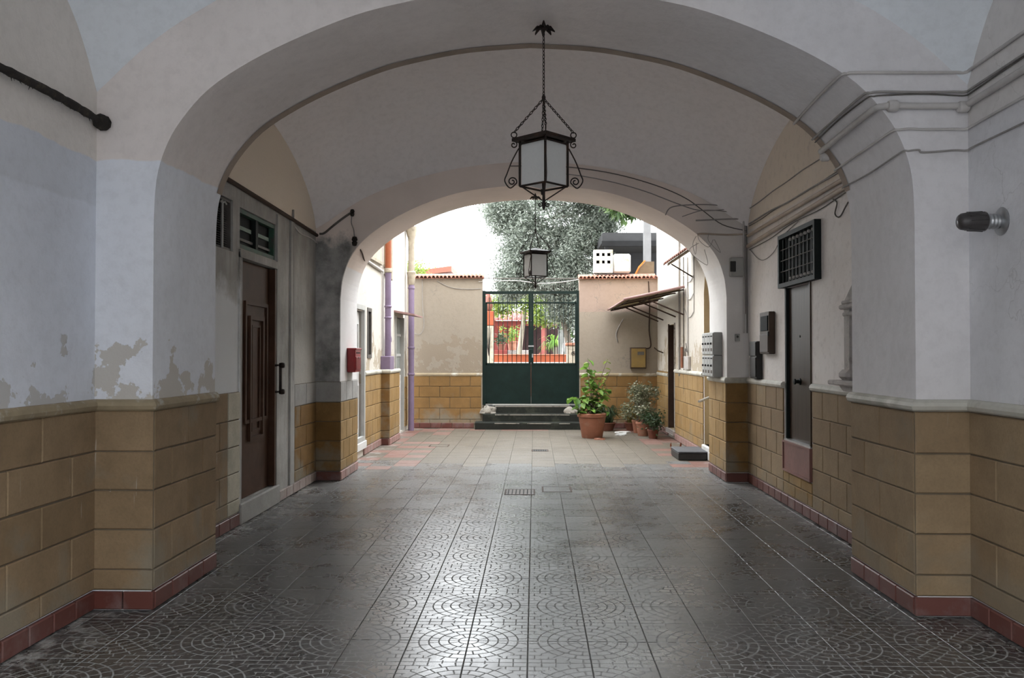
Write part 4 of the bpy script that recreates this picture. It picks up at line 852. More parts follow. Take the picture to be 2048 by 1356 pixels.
# red letterbox on the left far pier
t = thing('red_letterbox', 'red metal letterbox fixed to the far pier', 'letterbox', (FJL + .0535, 11.22, 1.36))
MB().cham((-.05, -.17, 0), (.06, .17, .31), .008).build('case', 'red_paint', t); MB().cham((.055, -.15, .03), (.068, .15, .2), .004).build('door', 'dark_red', t); MB().box((.058, -.12, .245), (.064, .12, .262)).build('slot', 'dark_void', t)
MB().cham((-.053, -.175, .295), (.075, .175, .318), .004).build('lid', 'red_paint', t)
MB().lathe([(.012, 0), (.012, .01), (.001, .012)], 10, 'x', (.066, 0, .19)).build('lock', 'bare_metal', t)
m = MB(); m.box((0, -.14, 0), (.004, .14, .11)); tag(m.build('paper_notice', 'paper', None, False, (FJL + .0005, 11.25, 1.245)), 'white paper notice below the red letterbox', 'notice')
# carved stone niche beside the near pier (right wall)
t = thing('carved_niche', 'weathered carved stone niche frame beside the near pier', 'niche', (XR, 6.98, 1.32))
MB().cham((-.14, -.35, .02), (0, .42, .06), .01).build('shelf', 'carved', t); m = MB(); m.prism([(-.30, -.03), (.18, -.03), (.25, .0), (.28, .02), (-.30, .02)], -.09, 0, 'x'); m.build('corbel', 'carved', t)
pf = [(.0, .06), (.055, .06), (.075, .09), (.07, .12), (.04, .15), (.035, .16)]
m = MB(); m.box((-.045, .16, .06), (0, .28, .70)); m.build('pilaster', 'carved', t); MB().cham((-.085, .12, .06), (0, .33, .15), .03).build('base', 'carved', t)
MB().cham((-.075, -.3, .66), (0, .33, .70), .012).build('cornice', 'carved', t); MB().cham((-.06, -.3, .70), (0, .31, .735), .01).build('frieze', 'carved', t); MB().cham((-.055, -.3, .60), (0, .30, .635), .01).build('capital', 'carved', t)
m = MB(); m.prism([(-.3, .735), (.28, .735), (.05, .90), (-.3, .98)], -.04, 0, 'x'); m.build('pediment', 'carved', t)
MB().box((-.025, -.3, .06), (0, .16, .6)).build('recess', 'carved', t)


# ------------------------------------------------------------------ floor fittings
def cover(label, x, y, w, l, mat, slots=0, z=.0):
    t = thing('drain_cover', label, 'drain cover', (x, y, .0)); e = .003
    frame_ = MB(); frame_.box((-w / 2, -l / 2, -.004), (w / 2, -l / 2 + .02, e)); frame_.box((-w / 2, l / 2 - .02, -.004), (w / 2, l / 2, e)); frame_.box((-w / 2, -l / 2 + .02, -.004), (-w / 2 + .02, l / 2 - .02, e)); frame_.box((w / 2 - .02, -l / 2 + .02, -.004), (w / 2, l / 2 - .02, e)); frame_.build('frame', 'rust', t)
    MB().box((-w / 2 + .025, -l / 2 + .025, -.004), (w / 2 - .025, l / 2 - .025, .002)).build('plate', mat, t)
    for i in range(slots): xx = -w / 2 + .045 + (w - .09) * i / max(1, slots - 1); MB().box((xx - .006, -l / 2 + .04, .002), (xx + .006, l / 2 - .04, .0035)).build('slot', 'dark_void', t)
    return t
cover('rusty brown metal drain cover in the middle of the grey floor', -.17, 9.86, .352, .40, 'meter_brown', 7)
cover('tile-filled drain cover beside the rusty one', .262, 10.06, .352, .40, 'tile_grey', 0)
cover('small black drain grate in the courtyard floor', .09, 14.07, .28, .26, 'black', 6)
cover('pale drain cover in the courtyard near the lilac pipe', -1.66, 14.75, .34, .3, 'tile_beige', 0)
# low dark box on the floor by the letterboxes
t = thing('floor_box', 'low dark grey box lying on the floor by the far pier', 'box', (2.36, 13.15, 0)); MB().cham((-.2, -.35, 0), (.23, .35, .11), .012).build('body', 'black', t); MB().cham((-.205, -.355, .11), (.235, .355, .135), .006).build('lid', 'dark_lid', t)
t = thing('broken_pot', 'small broken terracotta pot on the courtyard floor', 'pot', (2.30, 13.95, 0)); m = MB(); m.lathe([(.05, 0), (.075, .05), (.085, .055), (.07, .05), (.045, .008)], 12); m.build('base', 'terra', t, smooth=40)
m = MB().add([(.06, 0, .05), (.10, .03, .05), (.11, .03, .13), (.085, .0, .15), (.065, .01, .05), (.10, .045, .05), (.11, .045, .125), (.085, .015, .145)], [(0, 1, 2, 3), (4, 7, 6, 5), (0, 1, 5, 4), (1, 2, 6, 5), (2, 3, 7, 6), (3, 0, 4, 7)]); m.build('shard', 'terra', t); m = MB().add([(-.07, 0, .05), (-.05, .03, .05), (-.06, .03, .15), (-.085, .0, .12), (-.075, .012, .05), (-.05, .045, .05), (-.06, .045, .14), (-.085, .015, .115)], [(0, 1, 2, 3), (4, 7, 6, 5), (0, 1, 5, 4), (1, 2, 6, 5), (2, 3, 7, 6), (3, 0, 4, 7)]); m.build('shard', 'terra', t)

# ------------------------------------------------------------------ courtyard, left side
TC = xform(1, CL)
d = thing('door_3', 'white painted door beside the red letterbox', 'door', (CL, 12.89, 0), kind='structure'); T = loc(TC, (CL, 12.89, 0))
abox(MB(), T, 12.56, 13.22, -.09, -.05, .25, 2.25).build('panel', 'white_paint', d); frame(MB(), T, 12.47, 13.31, .24, 2.36, .075, -.02, .035).build('door_frame', 'grey_paint', d)
for z0, z1 in ((.4, 1.15), (1.3, 2.1)): frame(MB(), T, 12.66, 13.12, z0, z1, .04, -.05, -.03).build('moulding', 'white_paint', d)
MB().cham(T(12.42, -.02, .12), T(13.36, .05, .24), .008).build('sill', 'white_paint', d)
w = thing('window_4', 'narrow dark slit window beside the white door', 'window', (CL, 13.78, 1.55), kind='structure'); T = loc(TC, (CL, 13.78, 1.55)); frame(MB(), T, 13.60, 13.95, 1.53, 2.35, .06, -.1, .012).build('frame', 'grey_slat', w); abox(MB(), T, 13.66, 13.89, -.11, -.1, 1.6, 2.28).build('pane', 'glass_dark', w)
d = thing('door_4', 'weathered green-grey metal door under a small tin awning', 'door', (CL, 16.8, 0), kind='structure'); T = loc(TC, (CL, 16.8, 0))
abox(MB(), T, 16.32, 17.33, -.08, -.05, .05, 2.31).build('panel', 'green_grey', d)
for z in (.45, 1.0, 1.55, 1.95): abox(MB(), T, 16.32, 17.33, -.05, -.035, z, z + .05).build('rail', 'grey_paint', d)
m = MB(); m.cham(T(16.30, 0, .02), T(16.85, .03, 1.18), .006); m.build('white_leaf', 'white_paint', d)
for a in (16.32, 17.28): abox(MB(), T, a, a + .05, -.05, .03, .04, 2.33).build('jamb', 'grey_paint', d)
t = thing('tin_awning', 'small rusty tin awning over the green-grey door', 'awning', (CL, 16.9, 2.42)); m = MB()
m.add([(.003, -.70, -.02), (.003, .45, -.02), (.40, .45, -.085), (.40, -.70, -.085), (.003, -.70, .02), (.003, .45, .02), (.40, .45, -.055), (.40, -.70, -.055)], [(0, 1, 2, 3), (4, 7, 6, 5), (0, 1, 5, 4), (1, 2, 6, 5), (2, 3, 7, 6), (3, 0, 4, 7)]); m.build('sheet', 'awning_edge', t)

# lilac downpipes
t = thing('downpipe', 'lilac downpipe with orange upper length standing on the pilaster', 'pipe', (-2.60, 14.98, 1.30))
MB().cham((-.10, -.17, .0), (.07, .25, .26), .01).build('base_box', 'lilac', t); m = MB(); m.tube([(0, 0, .26), (0, 0, 1.76)], .055, 14); m.build('pipe', 'lilac', t, smooth=40)
for z in (.92, 1.12): MB().lathe([(.056, z), (.066, z + .01), (.066, z + .03), (.056, z + .04)], 14).build('collar', 'lilac', t, smooth=40)
m = MB(); m.tube([(-.02, .17, .26), (-.02, .17, .62)], .045, 12); m.lathe([(.045, .5), (.06, .52), (.06, .58), (.05, .62), (.03, .66)], 12, 'z', (-.02, .17, 0)); m.build('side_stub', 'lilac', t, smooth=40)
m = MB(); m.tube([(-.035, .14, .6), (-.035, .14, 1.76)], .03, 10); m.build('thin_pipe', 'lilac', t, smooth=40)
MB().lathe([(.056, 1.74), (.07, 1.75), (.07, 1.80), (.056, 1.82)], 14).build('joint_collar', 'cream_pipe', t, smooth=40); m = MB(); m.tube([(0, 0, 1.8), (0, 0, 4.6)], .056, 14); m.build('upper_pipe', 'orange_pipe', t, smooth=40)
t = thing('downpipe', 'lilac and cream downpipe in the far corner by the tin awning', 'pipe', (-2.575, 17.65, 0))
m = MB(); m.tube([(0, 0, .0), (0, 0, 3.05)], .062, 14); m.build('pipe', 'lilac', t, smooth=40)
for z in (1.15, 1.70, 2.95): MB().lathe([(.062, z), (.075, z + .01), (.075, z + .04), (.062, z + .05)], 14).build('collar', 'lilac', t, smooth=40)
MB().lathe([(.064, 3.04), (.075, 3.06), (.085, 3.22), (.10, 3.30), (.07, 3.33), (.068, 3.9), (.08, 4.02), (.115, 4.16), (.12, 4.26), (.06, 4.27)], 14).build('upper_pipe', 'cream_pipe', t, smooth=40)
m = MB(); m.tube(smoothpts([(0, 0, 4.25), (0, -.08, 4.5), (-.03, .05, 4.75)], 5), .06, 10); m.tube([(.02, .1, 4.22), (-.04, -.2, 4.7)], .02, 6); m.build('gutter_elbow', 'bare_metal', t, smooth=40)
t = thing('balcony_slab', 'grey metal balcony edge high above the far lilac downpipe', 'balcony', (CL, 17.5, 4.55)); MB().cham((-.02, -.5, .0), (.35, .45, .55), .03).build('slab', 'green_grey', t); m = MB(); m.tube([(.3, -.45, .55), (.3, .4, .55)], .02, 8); m.build('rail', 'bare_metal', t)
# upper shutters and conduit
for k, (y0, y1) in enumerate(((13.2, 14.75), (15.1, 15.75))):
    t = thing('wall_shutter', ('wide cream shutter panel left of the orange pipe', 'narrow cream shutter panel right of the orange pipe')[k], 'shutter', (CL, (y0 + y1) / 2, 3.2)); hl = (y1 - y0) / 2; n = max(3, int((y1 - y0) / .16))
    for i in range(n): a = -hl + 2 * hl * i / n; MB().cham((0, a + .004, 0), (.03, a + 2 * hl / n - .004, 1.9), .005).build('board', 'shutter', t)
    MB().box((0, -hl - .03, -.05), (.05, hl + .03, .0)).build('bottom_rail', 'cream_pipe', t)
tubething('wall_conduit', [(CL + .03, 12.0, 3.12), (CL + .03, 14.85, 3.05)], .022, 'conduit', 'pale conduit running to the orange pipe joint', 'conduit')
tubething('wall_conduit', [(CL + .03, 15.1, 3.04), (CL + .03, 15.75, 2.98), (CL + .03, 15.75, 4.2)], .025, 'cream_pipe', 'cream pipe elbow right of the orange pipe', 'pipe')
# hanging wire bits on the beige wall
tubething('wall_cable', [(-2.42, FW - .012, 3.2), (-2.41, FW - .012, 2.6), (-2.38, FW - .012, 2.2), (-2.46, FW - .014, 2.02), (-2.6, FW - .03, 2.05)], .006, 'cable', 'thin wire hanging down the beige wall', sub=5)
tubething('wall_cable', [(-2.1, FW - .012, 3.17), (-1.8, FW - .012, 3.03), (-1.45, FW - .012, 2.99), (-1.15, FW - .012, 3.0)], .006, 'cable', 'thin wire sagging under the tile coping', sub=5)

# ------------------------------------------------------------------ far wall: coping, gate, steps
def coping(x0, x1, z, parent, label):
    t = thing('tile_coping', label, 'coping', ((x0 + x1) / 2, FW + .1, z)); w = .085; n = round((x1 - x0) / w); w = (x1 - x0) / n
    ms = MB(); prof = [(math.cos(math.pi * k / 6), math.sin(math.pi * k / 6)) for k in range(7)]
    ra, rb = w * .56, w * .47
    vs = [(c * ra, -.19, s * .062) for c, s in prof] + [(c * rb, .19, s * .05 + .075) for c, s in prof] + [(c * (ra - .012), -.19, s * .046) for c, s in prof]
    ms.add(vs, [(k, k + 1, k + 8, k + 7) for k in range(6)] + [(k, k + 14, k + 15, k + 1) for k in range(6)]); me = ms.mesh('roof_tile', 'roof_tile', True)
    for i in range(n): link('roof_tile', me, t, (x0 + w * (i + .5) - (x0 + x1) / 2, random.uniform(-.008, .008), random.uniform(-.003, .004) + .004), (random.uniform(-.02, .02), 0, random.uniform(-.02, .02)))
    MB().box((x0 - (x0 + x1) / 2, -.16, -.002), (x1 - (x0 + x1) / 2, .16, .012)).build('bed', 'terra', t); m = MB(); m.tube([(x0 - (x0 + x1) / 2, .18, .06), (x1 - (x0 + x1) / 2, .18, .08)], .06, 8); m.build('ridge', 'roof_tile', t, smooth=True)
coping(CL - .28, -1.10, 3.222, None, 'pink roof-tile coping on the beige wall left of the gate'); coping(.95, CR - .01, 3.202, None, 'pink roof-tile coping under the white hollow block')
G0, G1 = -1.10, .95; GY = FW + .08
gt = thing('garden_gate', 'dark green double gate with bars above sheet panels', 'gate', ((G0 + G1) / 2, GY, .50)); xc = (G0 + G1) / 2; hw = (G1 - G0) / 2
for s in (-1, 1): MB().box((s * hw - .045, -.04, 0), (s * hw + .045, .04, 2.46)).build('post', 'green_gate', gt)
MB().box((-hw, -.03, 2.39), (hw, .03, 2.45)).build('top_rail', 'green_gate', gt)
for s in (-1, 1):
    lf = MB().box((min(s * .002, s * (hw - .03)), -.015, .03), (max(s * .002, s * (hw - .03)), .015, .88)).build('sheet_panel', 'green_gate', gt)
    fr = MB(); x0, x1 = sorted((s * .008, s * (hw - .05))); fr.box((x0, -.022, .02), (x1, .022, .06)); fr.box((x0, -.022, .86), (x1, .022, .90)); fr.box((x0, -.022, 2.18), (x1, .022, 2.215)); fr.box((s * .027 - .026, -.025, .02), (s * .027 + .026, .025, 2.40)); fr.box((s * (hw - .06) - .02, -.022, .02), (s * (hw - .06) + .02, .022, 2.2)); fr.build('leaf_frame', 'green_gate', gt)
    bar = MB(); bar.tube([(0, 0, .88), (0, 0, 2.30)], .008, 6); bar.tube([(0, 0, 2.30), (0, 0, 2.34)], [.008, .001], 6); bme = bar.mesh('bar', 'green_gate', True)
    for i in range(9): link('bar', bme, gt, (s * (.115 + i * .098), 0, 0))
    m = MB()
    for i in range(18): x = s * (.07 + i * .049); m.tube([(x, 0, 2.45), (x, 0, 2.72)], .004, 4)
    if s > 0: o = m.build('wire_screen', 'cable_dark', gt)
MB().cham((-.045, -.05, .92), (.045, -.02, 1.2), .006).build('lock_case', 'green_gate', gt); MB().box((-.06, -.03, 1.25), (.06, -.02, 1.28)).build('latch', 'bare_metal', gt); MB().box((.02, -.055, 1.02), (.045, -.05, 1.1)).build('key_plate', 'bare_metal', gt)
m = MB(); m.tube([(-hw, 0, 2.73), (hw, 0, 2.72)], .012, 6); m.build('upper_wire', 'cable_dark', gt)
tubething('overhead_cable', [(G0 - .1, FW - .02, 3.15), (-.4, FW - .02, 3.17), (.1, FW - .02, 3.11), (.6, FW - .02, 3.14), (1.0, FW - .02, 3.20)], .008, 'conduit', 'pale cable slung across above the gate', sub=5)
st = thing('gate_steps', 'three mossy black stone steps up to the green gate', 'steps', ((G0 + G1) / 2, FW, 0))
for i, (y0, z0, z1, ex) in enumerate(((-.30, 0, .155, .16), (-.12, .155, .325, .0), (.0, .0, .495, -.04))):
    m = MB(); n = 24; rows = []; yb = -.002 if i == 0 else (.0 if i == 1 else .45)
    for k in range(n + 1):
        x = -hw - ex + (2 * hw + 2 * ex) * k / n; e = .012 * mnoise.noise((x * 3, i * 5, 0)); z = z1 + .01 * mnoise.noise((x * 4, i * 7, 3))
        rows.append([(x, y0 + e, z0), (x, y0 + e, z - .02), (x, y0 + .02 + e, z), (x, yb, z), (x, yb, z0)])
    for k in range(n):
        for j in range(4): m.quad(rows[k][j], rows[k + 1][j], rows[k + 1][j + 1], rows[k][j + 1])
    m.add(rows[0], [(0, 1, 2, 3, 4)]); m.add(rows[-1], [(0, 1, 2, 3, 4)]); m.build('step', 'moss', st)
    lip = MB(); lip.box((-hw * .75, y0 - .004 , z1 - .035), (hw * .8, y0 + .02, z1 - .018)); lip.build('worn_edge', 'rough_white', st)
def rubble(name, label, c, r, n, mat, cat='rubble'):
    b = bmesh.new(); bmesh.ops.create_icosphere(b, subdivisions=3, radius=1)
    for v in b.verts:
        f = 1 + .45 * mnoise.noise(v.co * 1.7 + Vector(c)) + .2 * mnoise.noise(v.co * 5); v.co = Vector((v.co.x * r[0] * f, v.co.y * r[1] * f, max(-.0, v.co.z * r[2] * f)))
    me = bpy.data.meshes.new(name); b.to_mesh(me); b.free(); me.materials.append(M[mat]); me.shade_smooth(); return tag(link(name, me, None, c), label, cat)
rubble('plaster_lump', 'crumbled white plaster lump at the left foot of the gate', (-1.0, FW - .04, .325), (.17, .06, .16), 3, 'rough_white'); rubble('plaster_lump', 'small crumbled plaster heap at the right foot of the gate', (.78, FW + .0, .325), (.15, .06, .13), 3, 'rough_white')
m = MB(); m.box((G0 + .2, FW + .0, .49), (G1 - .2, FW + .10, .515)); tag(m.build('trim_13', 'grey_paint'), 'pale sill under the green gate', 'sill', kind='structure')

# yellow meter box
t = thing('gas_meter_box', 'weathered yellow meter box on the pinkish wall', 'box', (2.21, FW, 1.285)); MB().cham((-.17, -.10, 0), (.17, 0, .45), .008).build('case', 'meter_brown', t); MB().cham((-.15, -.112, .025), (.15, -.10, .425), .005).build('door', 'meter_yellow', t); MB().cham((-.02, -.118, .29), (.12, -.112, .36), .003).build('window', 'grey_slat', t)
tubething('wall_cable', [(1.9, FW - .012, 2.35), (1.75, FW - .014, 2.05), (1.78, FW - .012, 1.85)], .010, 'cable', 'grey cable curving down the pinkish wall', sub=5)
tubething('wall_cable', [(2.44, FW - .015, 3.15), (2.46, FW - .015, 2.6), (2.45, FW - .02, 2.1), (2.48, FW - .015, 1.75), (2.30, FW - .02, 1.72)], .012, 'rust', 'rusty pipe in the corner above the yellow meter box', sub=5, cat='pipe')

# ------------------------------------------------------------------ courtyard, right side
TCR = xform(-1, CR)
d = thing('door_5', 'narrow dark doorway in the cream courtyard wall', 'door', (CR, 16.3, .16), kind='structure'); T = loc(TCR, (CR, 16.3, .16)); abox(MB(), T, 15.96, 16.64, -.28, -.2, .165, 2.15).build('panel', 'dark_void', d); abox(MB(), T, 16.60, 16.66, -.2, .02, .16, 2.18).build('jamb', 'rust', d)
MB().cham(T(15.88, -.02, .08), T(16.72, .05, .155), .01).build('sill', 'carved', d)
abox(MB(), T, 15.90, 15.95, 0, .02, .16, 2.18).build('jamb', 'rough_white', d)
m = MB(); m.cham((CR - .04, 12.0, .0), (CR + .5, 13.26, .20), .012); tag(m.build('trim_14', 'white_paint'), 'white step of the arched recess beside the letterboxes', 'step', kind='structure')
tubething('handrail', [(CR + .05, 12.9, .96), (CR - .14, 12.75, .90), (CR - .18, 12.72, .89)], .02, 'grey_paint', 'short pale rail stub beside the letterboxes', 'rail')
# large awning: sloping sheets on iron brackets
t = thing('sheet_awning', 'wide ochre sheet awning on iron brackets', 'awning', (CR - .03, 16.42, 2.28))
a0, a1, n = -1.68, 1.72, 14; z_in, z_out, dep = .47, .25, 1.03
zz = lambda x: z_in + (z_out - z_in) * x / dep
for i in range(n):
    y0 = a0 + (a1 - a0) * i / n; y1 = a0 + (a1 - a0) * (i + 1) / n - .006; m = MB()
    rows = [(y0, 0), (y0 + (y1 - y0) * .25, .012), (y0 + (y1 - y0) * .5, .016), (y0 + (y1 - y0) * .75, .012), (y1, 0)]
    for k in range(4):
        (ya, ea), (yb, eb) = rows[k], rows[k + 1]; m.quad((0, ya, z_in + ea), (-dep, ya, z_out + ea), (-dep, yb, z_out + eb), (0, yb, z_in + eb)); m.quad((0, ya, z_in + ea - .004), (-dep, ya, z_out + ea - .004), (-dep, yb, z_out + eb - .004), (0, yb, z_in + eb - .004))
    m.build('sheet', 'plastic_awning', t, fix=False)
m = MB(); m.tube([(0, a0, z_in + .015), (-dep - .02, a0, z_out + .015)], .024, 8); m.build('edge_roll', 'awning_edge', t, smooth=True); m = MB(); m.tube([(-dep, a0, z_out + .01), (-dep, a1, z_out + .01)], .018, 8); m.build('front_roll', 'awning_edge', t, smooth=True)
for y in (-1.60, -.75, .75, 1.45):
    br = MB(); br.tube([(0, y, zz(0) - .03), (-dep * .97, y, zz(dep * .97) - .03)], .014, 5); br.build('rafter', 'rust', t); br = MB(); br.tube([(0, y, 0), (-dep * .66, y, zz(dep * .66) - .035)], .014, 5); br.build('bracket', 'rust', t)
for f in (.45, .93): m = MB(); m.tube([(-dep * f, a0, zz(dep * f) - .02), (-dep * f, a1, zz(dep * f) - .02)], .014, 5); m.build('purlin', 'rust', t)
# small tiled canopy higher up, over the arched recess
t = thing('tiled_canopy', 'small brown tiled canopy just beyond the far arch', 'awning', (CR, 13.25, 3.12)); MB().add([(0, -1.05, .27), (0, 1.0, .27), (-.40, 1.0, 0), (-.40, -1.05, 0), (0, -1.05, .22), (0, 1.0, .22), (-.40, 1.0, -.05), (-.40, -1.05, -.05)], [(0, 1, 2, 3), (4, 7, 6, 5), (0, 1, 5, 4), (1, 2, 6, 5), (2, 3, 7, 6), (3, 0, 4, 7)]).build('deck', 'tan_cloth', t)
ms = MB(); prof = [(math.cos(math.pi * k / 5), math.sin(math.pi * k / 5)) for k in range(6)]
vs = [(0, c * .07, .275 + s * .04) for c, s in prof] + [(-.46, c * .085, -.035 + s * .05) for c, s in prof] + [(-.46, c * .07, -.035 + s * .036) for c, s in prof]
ms.add(vs, [(k, k + 1, k + 7, k + 6) for k in range(5)] + [(k + 6, k + 7, k + 13, k + 12) for k in range(5)]); me = ms.mesh('roof_tile', 'terra_dark', True)
for i in range(12): link('roof_tile', me, t, (0, -.98 + i * .178, 0))
for y in (-.9, .85): m = MB(); m.tube([(0, y, -.25), (-.36, y, -.03)], .012, 5); m.build('bracket', 'rust', t)
# cables and pipes on that wall
for k, (y, z0, z1, r, mt, lb) in enumerate(((15.35, 1.2, 4.6, .018, 'cable', 'thick grey pipe down the cream wall through the awning'), (14.95, .9, 3.3, .008, 'cable_dark', 'dark cable down the cream wall beside the thick grey pipe'), (14.55, 1.5, 3.25, .012, 'conduit', 'pale conduit down the cream wall under the canopy'), (14.0, 2.3, 3.2, .007, 'cable', 'thin cable hanging closest to the arched recess'))):
    tubething('wall_cable', [(CR - r - .003, y, z1), (CR - r - .003, y + random.uniform(-.03, .03), (z0 + z1) / 2), (CR - r - .003, y, z0)], r, mt, lb, sub=5)
for k in range(3): tubething('wall_cable', [(CR - .01, 14.0, 2.3 + k * .3), (CR - .01, 14.3, 2.22 + k * .3), (CR - .01, 14.6, 2.25 + k * .3), (CR - .01, 14.95, 2.42 + k * .28)], .006, 'cable', ('lowest of three cross cables under the tiled canopy', 'middle of three cross cables under the tiled canopy', 'highest of three cross cables under the tiled canopy')[k], sub=5)
t, o = boxthing('wall_notice_box', 'small pale junction box with wires on the cream wall', 'box', (CR - .05, 14.35, 1.33), (CR, 14.75, 1.56), 'carved', .008); m = MB(); m.tube(smoothpts([(-.02, .05, .23), (-.03, .0, .36), (-.02, -.1, .30), (-.03, -.06, .45)], 5), .008, 6); m.build('wire', 'cable_dark', t, smooth=True)
tubething('wall_pipe', [(CR - .03, 15.0, 1.35), (CR - .03, 15.0, 1.72)], .03, 'terra', 'short rust-red pipe stub beside the pale junction box', 'pipe'); tubething('wall_hook', [(CR, 17.4, 1.62), (CR - .12, 17.3, 1.66), (CR - .22, 17.1, 1.72)], .012, 'rust', 'rusty iron rod sticking out of the cream wall', 'hook')

# ------------------------------------------------------------------ plants
def leafshape(l, w, fold=.25):
    return [(0, 0, 0), (w * .5, l * .35, w * fold), (w * .38, l * .7, w * fold * .7), (0, l, -.1 * l), (-w * .38, l * .7, w * fold * .7), (-w * .5, l * .35, w * fold), (0, l * .5, 0)], [(0, 1, 6), (1, 2, 6), (2, 3, 6), (3, 4, 6), (4, 5, 6), (5, 0, 6)]
def foliage(n, centers, spread, l, w, flat=.4, down=0.0):
    """numpy cloud of folded leaves (two triangles each) around the centres"""
    C = np.array(centers); k = rng.integers(0, len(C), n); P = C[k] + rng.normal(0, 1, (n, 3)) * np.array(spread)
    D = rng.normal(0, 1, (n, 3)); D[:, 2] = D[:, 2] * flat - down; D /= np.linalg.norm(D, axis=1)[:, None]
    S = np.cross(D, rng.normal(0, 1, (n, 3))); S /= np.linalg.norm(S, axis=1)[:, None]
    L = (l * rng.uniform(.6, 1.3, n))[:, None]; W = (w * rng.uniform(.7, 1.2, n))[:, None]
    V = np.stack([P, P + D * L * .45 + S * W * .5, P + D * L, P + D * L * .45 - S * W * .5], 1).reshape(-1, 3)
    F = np.arange(4 * n).reshape(n, 4)
    return V, F
def leafmesh(name, VF, mat, parent, stuff=True):
    V, F = VF; me = bpy.data.meshes.new(name); me.vertices.add(len(V)); me.vertices.foreach_set('co', V.astype(np.float32).ravel()); me.loops.add(F.size); me.loops.foreach_set('vertex_index', F.astype(np.int32).ravel()); me.polygons.add(len(F)); me.polygons.foreach_set('loop_start', np.arange(0, F.size, 4, dtype=np.int32)); me.update(calc_edges=True); me.materials.append(M[mat])
    o = link(name, me, parent)
    if stuff: o['kind'] = 'stuff'
    return o
def pot(t, r, h, mat, lip=True, n=24):
    MB().lathe([(r * .70, 0), (r * .72, .01), (r * .93, h * .80), (r * .93, h * .84), (r * 1.02, h * .85), (r * 1.04, h * .97), (r, h), (r * .88, h), (r * .86, h * .9), (.01, h * .88)], n).build('pot', mat, t, smooth=40)
    MB().lathe([(.001, h * .885), (r * .85, h * .89), (r * .84, h * .93), (.001, h * .95)], n).build('soil', 'soil', t, smooth=True)
def stems(t, tips, r0, mat='bark', base=(0, 0, .3)):
    m = MB()
    for p in tips:
        b = Vector(base) + Vector((random.uniform(-.04, .04), random.uniform(-.04, .04), 0)); p = Vector(p); mid = b.lerp(p, .5) + Vector((random.uniform(-.04, .04), random.uniform(-.04, .04), .04)); q = smoothpts([b, mid, p], 5); m.tube(q, [r0 * (1 - .7 * i / (len(q) - 1)) for i in range(len(q))], 5)
    return m.build('stems', mat, t, smooth=True)
PX, PY = 1.10, 16.25
t = thing('potted_plant', 'large terracotta pot with a leafy green shrub before the gate', 'plant', (PX, PY, 0)); pot(t, .275, .47, 'terra')
tips = [(-.22, -.05, .98), (-.1, 0, 1.32), (-.08, .05, 1.52), (.05, 0, 1.25), (.12, -.05, 1.05), (.30, 0, 1.50), (.36, 0, 1.30), (-.30, 0, .78), (.20, .05, .85), (-.05, -.1, .8), (.30, .0, .95)]
stems(t, tips, .011, 'bark', (0, 0, .44))
me_l = MB().add(*leafshape(.19, .12)).mesh('leaf', 'leaf_green', True, False); me_s = MB().add(*leafshape(.12, .06)).mesh('leaf', 'leaf_bright', True, False); me_d = MB().add(*leafshape(.14, .07)).mesh('leaf', 'leaf_dark', True, False)
for x, y, z in tips:
    for k in range(9):
        f = random.uniform(.55, 1.0); b = Vector((x * f, y * f, .44 + (z - .44) * f)); me = me_s if x > .25 and z > 1.2 else random.choice((me_l, me_l, me_s))
        link('leaf', me, t, b, (random.uniform(-.7, .5), random.uniform(-.5, .5), random.uniform(0, 6.28)))
for k in range(60):
    a = random.uniform(0, 6.28); r = random.uniform(.05, .30); link('leaf', random.choice((me_d, me_d, me_l)), t, (r * math.cos(a), r * math.sin(a), .47 + random.uniform(0, .22)), (random.uniform(-.9, .6), random.uniform(-.5, .5), random.uniform(0, 6.28)))
for k in range(16):
    link('leaf', me_l, t, (random.uniform(-.40, -.12), random.uniform(-.12, .05), .45 + random.uniform(-.05, .35)), (random.uniform(-1, .3), random.uniform(-.5, .5), random.uniform(0, 6.28)))
# three small pots by the cream wall
def ficus(label, x, y, r, h, mat, n, hh, leaf, spread):
    t = thing('potted_ficus', label, 'plant', (x, y, 0), group='small pots by the cream wall'); pot(t, r, h, mat, n=16); cs = [(random.gauss(0, spread), random.gauss(0, spread), h + random.uniform(.08, hh)) for _ in range(14)]; stems(t, cs[:8], .008, 'bark', (0, 0, h * .9)); leafmesh('leaves', foliage(n, cs, (.06, .06, .06), .065, .036), leaf, t); return t
ficus('cream-variegated plant in the back terracotta pot by the cream wall', 2.10, 17.25, .13, .26, 'terra', 900, .62, 'leaf_varieg', .13)
ficus('tall cream-variegated plant in the middle pot by the cream wall', 2.12, 16.65, .14, .27, 'terra', 1000, .68, 'leaf_varieg', .14)
ficus('low dark green plant in the front pot by the cream wall', 2.24, 16.12, .11, .17, 'terra_dark', 420, .26, 'leaf_dark', .08)
for k, (x, y, lf, lb) in enumerate(((1.50, 17.75, 'leaf_dark', 'dark grassy plant in a low pot behind the large terracotta pot'), (2.06, 17.8, 'leaf_yellow', 'yellowing bushy plant in a low pot under the yellow meter box'))):
    t = thing('low_pot_plant', lb, 'plant', (x, y, 0)); pot(t, .19, .17, 'terra_dark', n=16); m = MB()
    for j in range(90):
        a = random.uniform(0, 6.28); r = random.uniform(.02, .12); o = random.uniform(.1, .26); z = random.uniform(.18, .38); c, s = math.cos(a), math.sin(a); m.tube(smoothpts([(r * c, r * s, .15), ((r + o * .5) * c, (r + o * .5) * s, .15 + z), ((r + o) * c, (r + o) * s, .12 + z * .7)], 3), [.007] * 4 + [.006, .004, .002], 3)
    o = m.build('blades', lf, t, fix=False); o['kind'] = 'stuff'
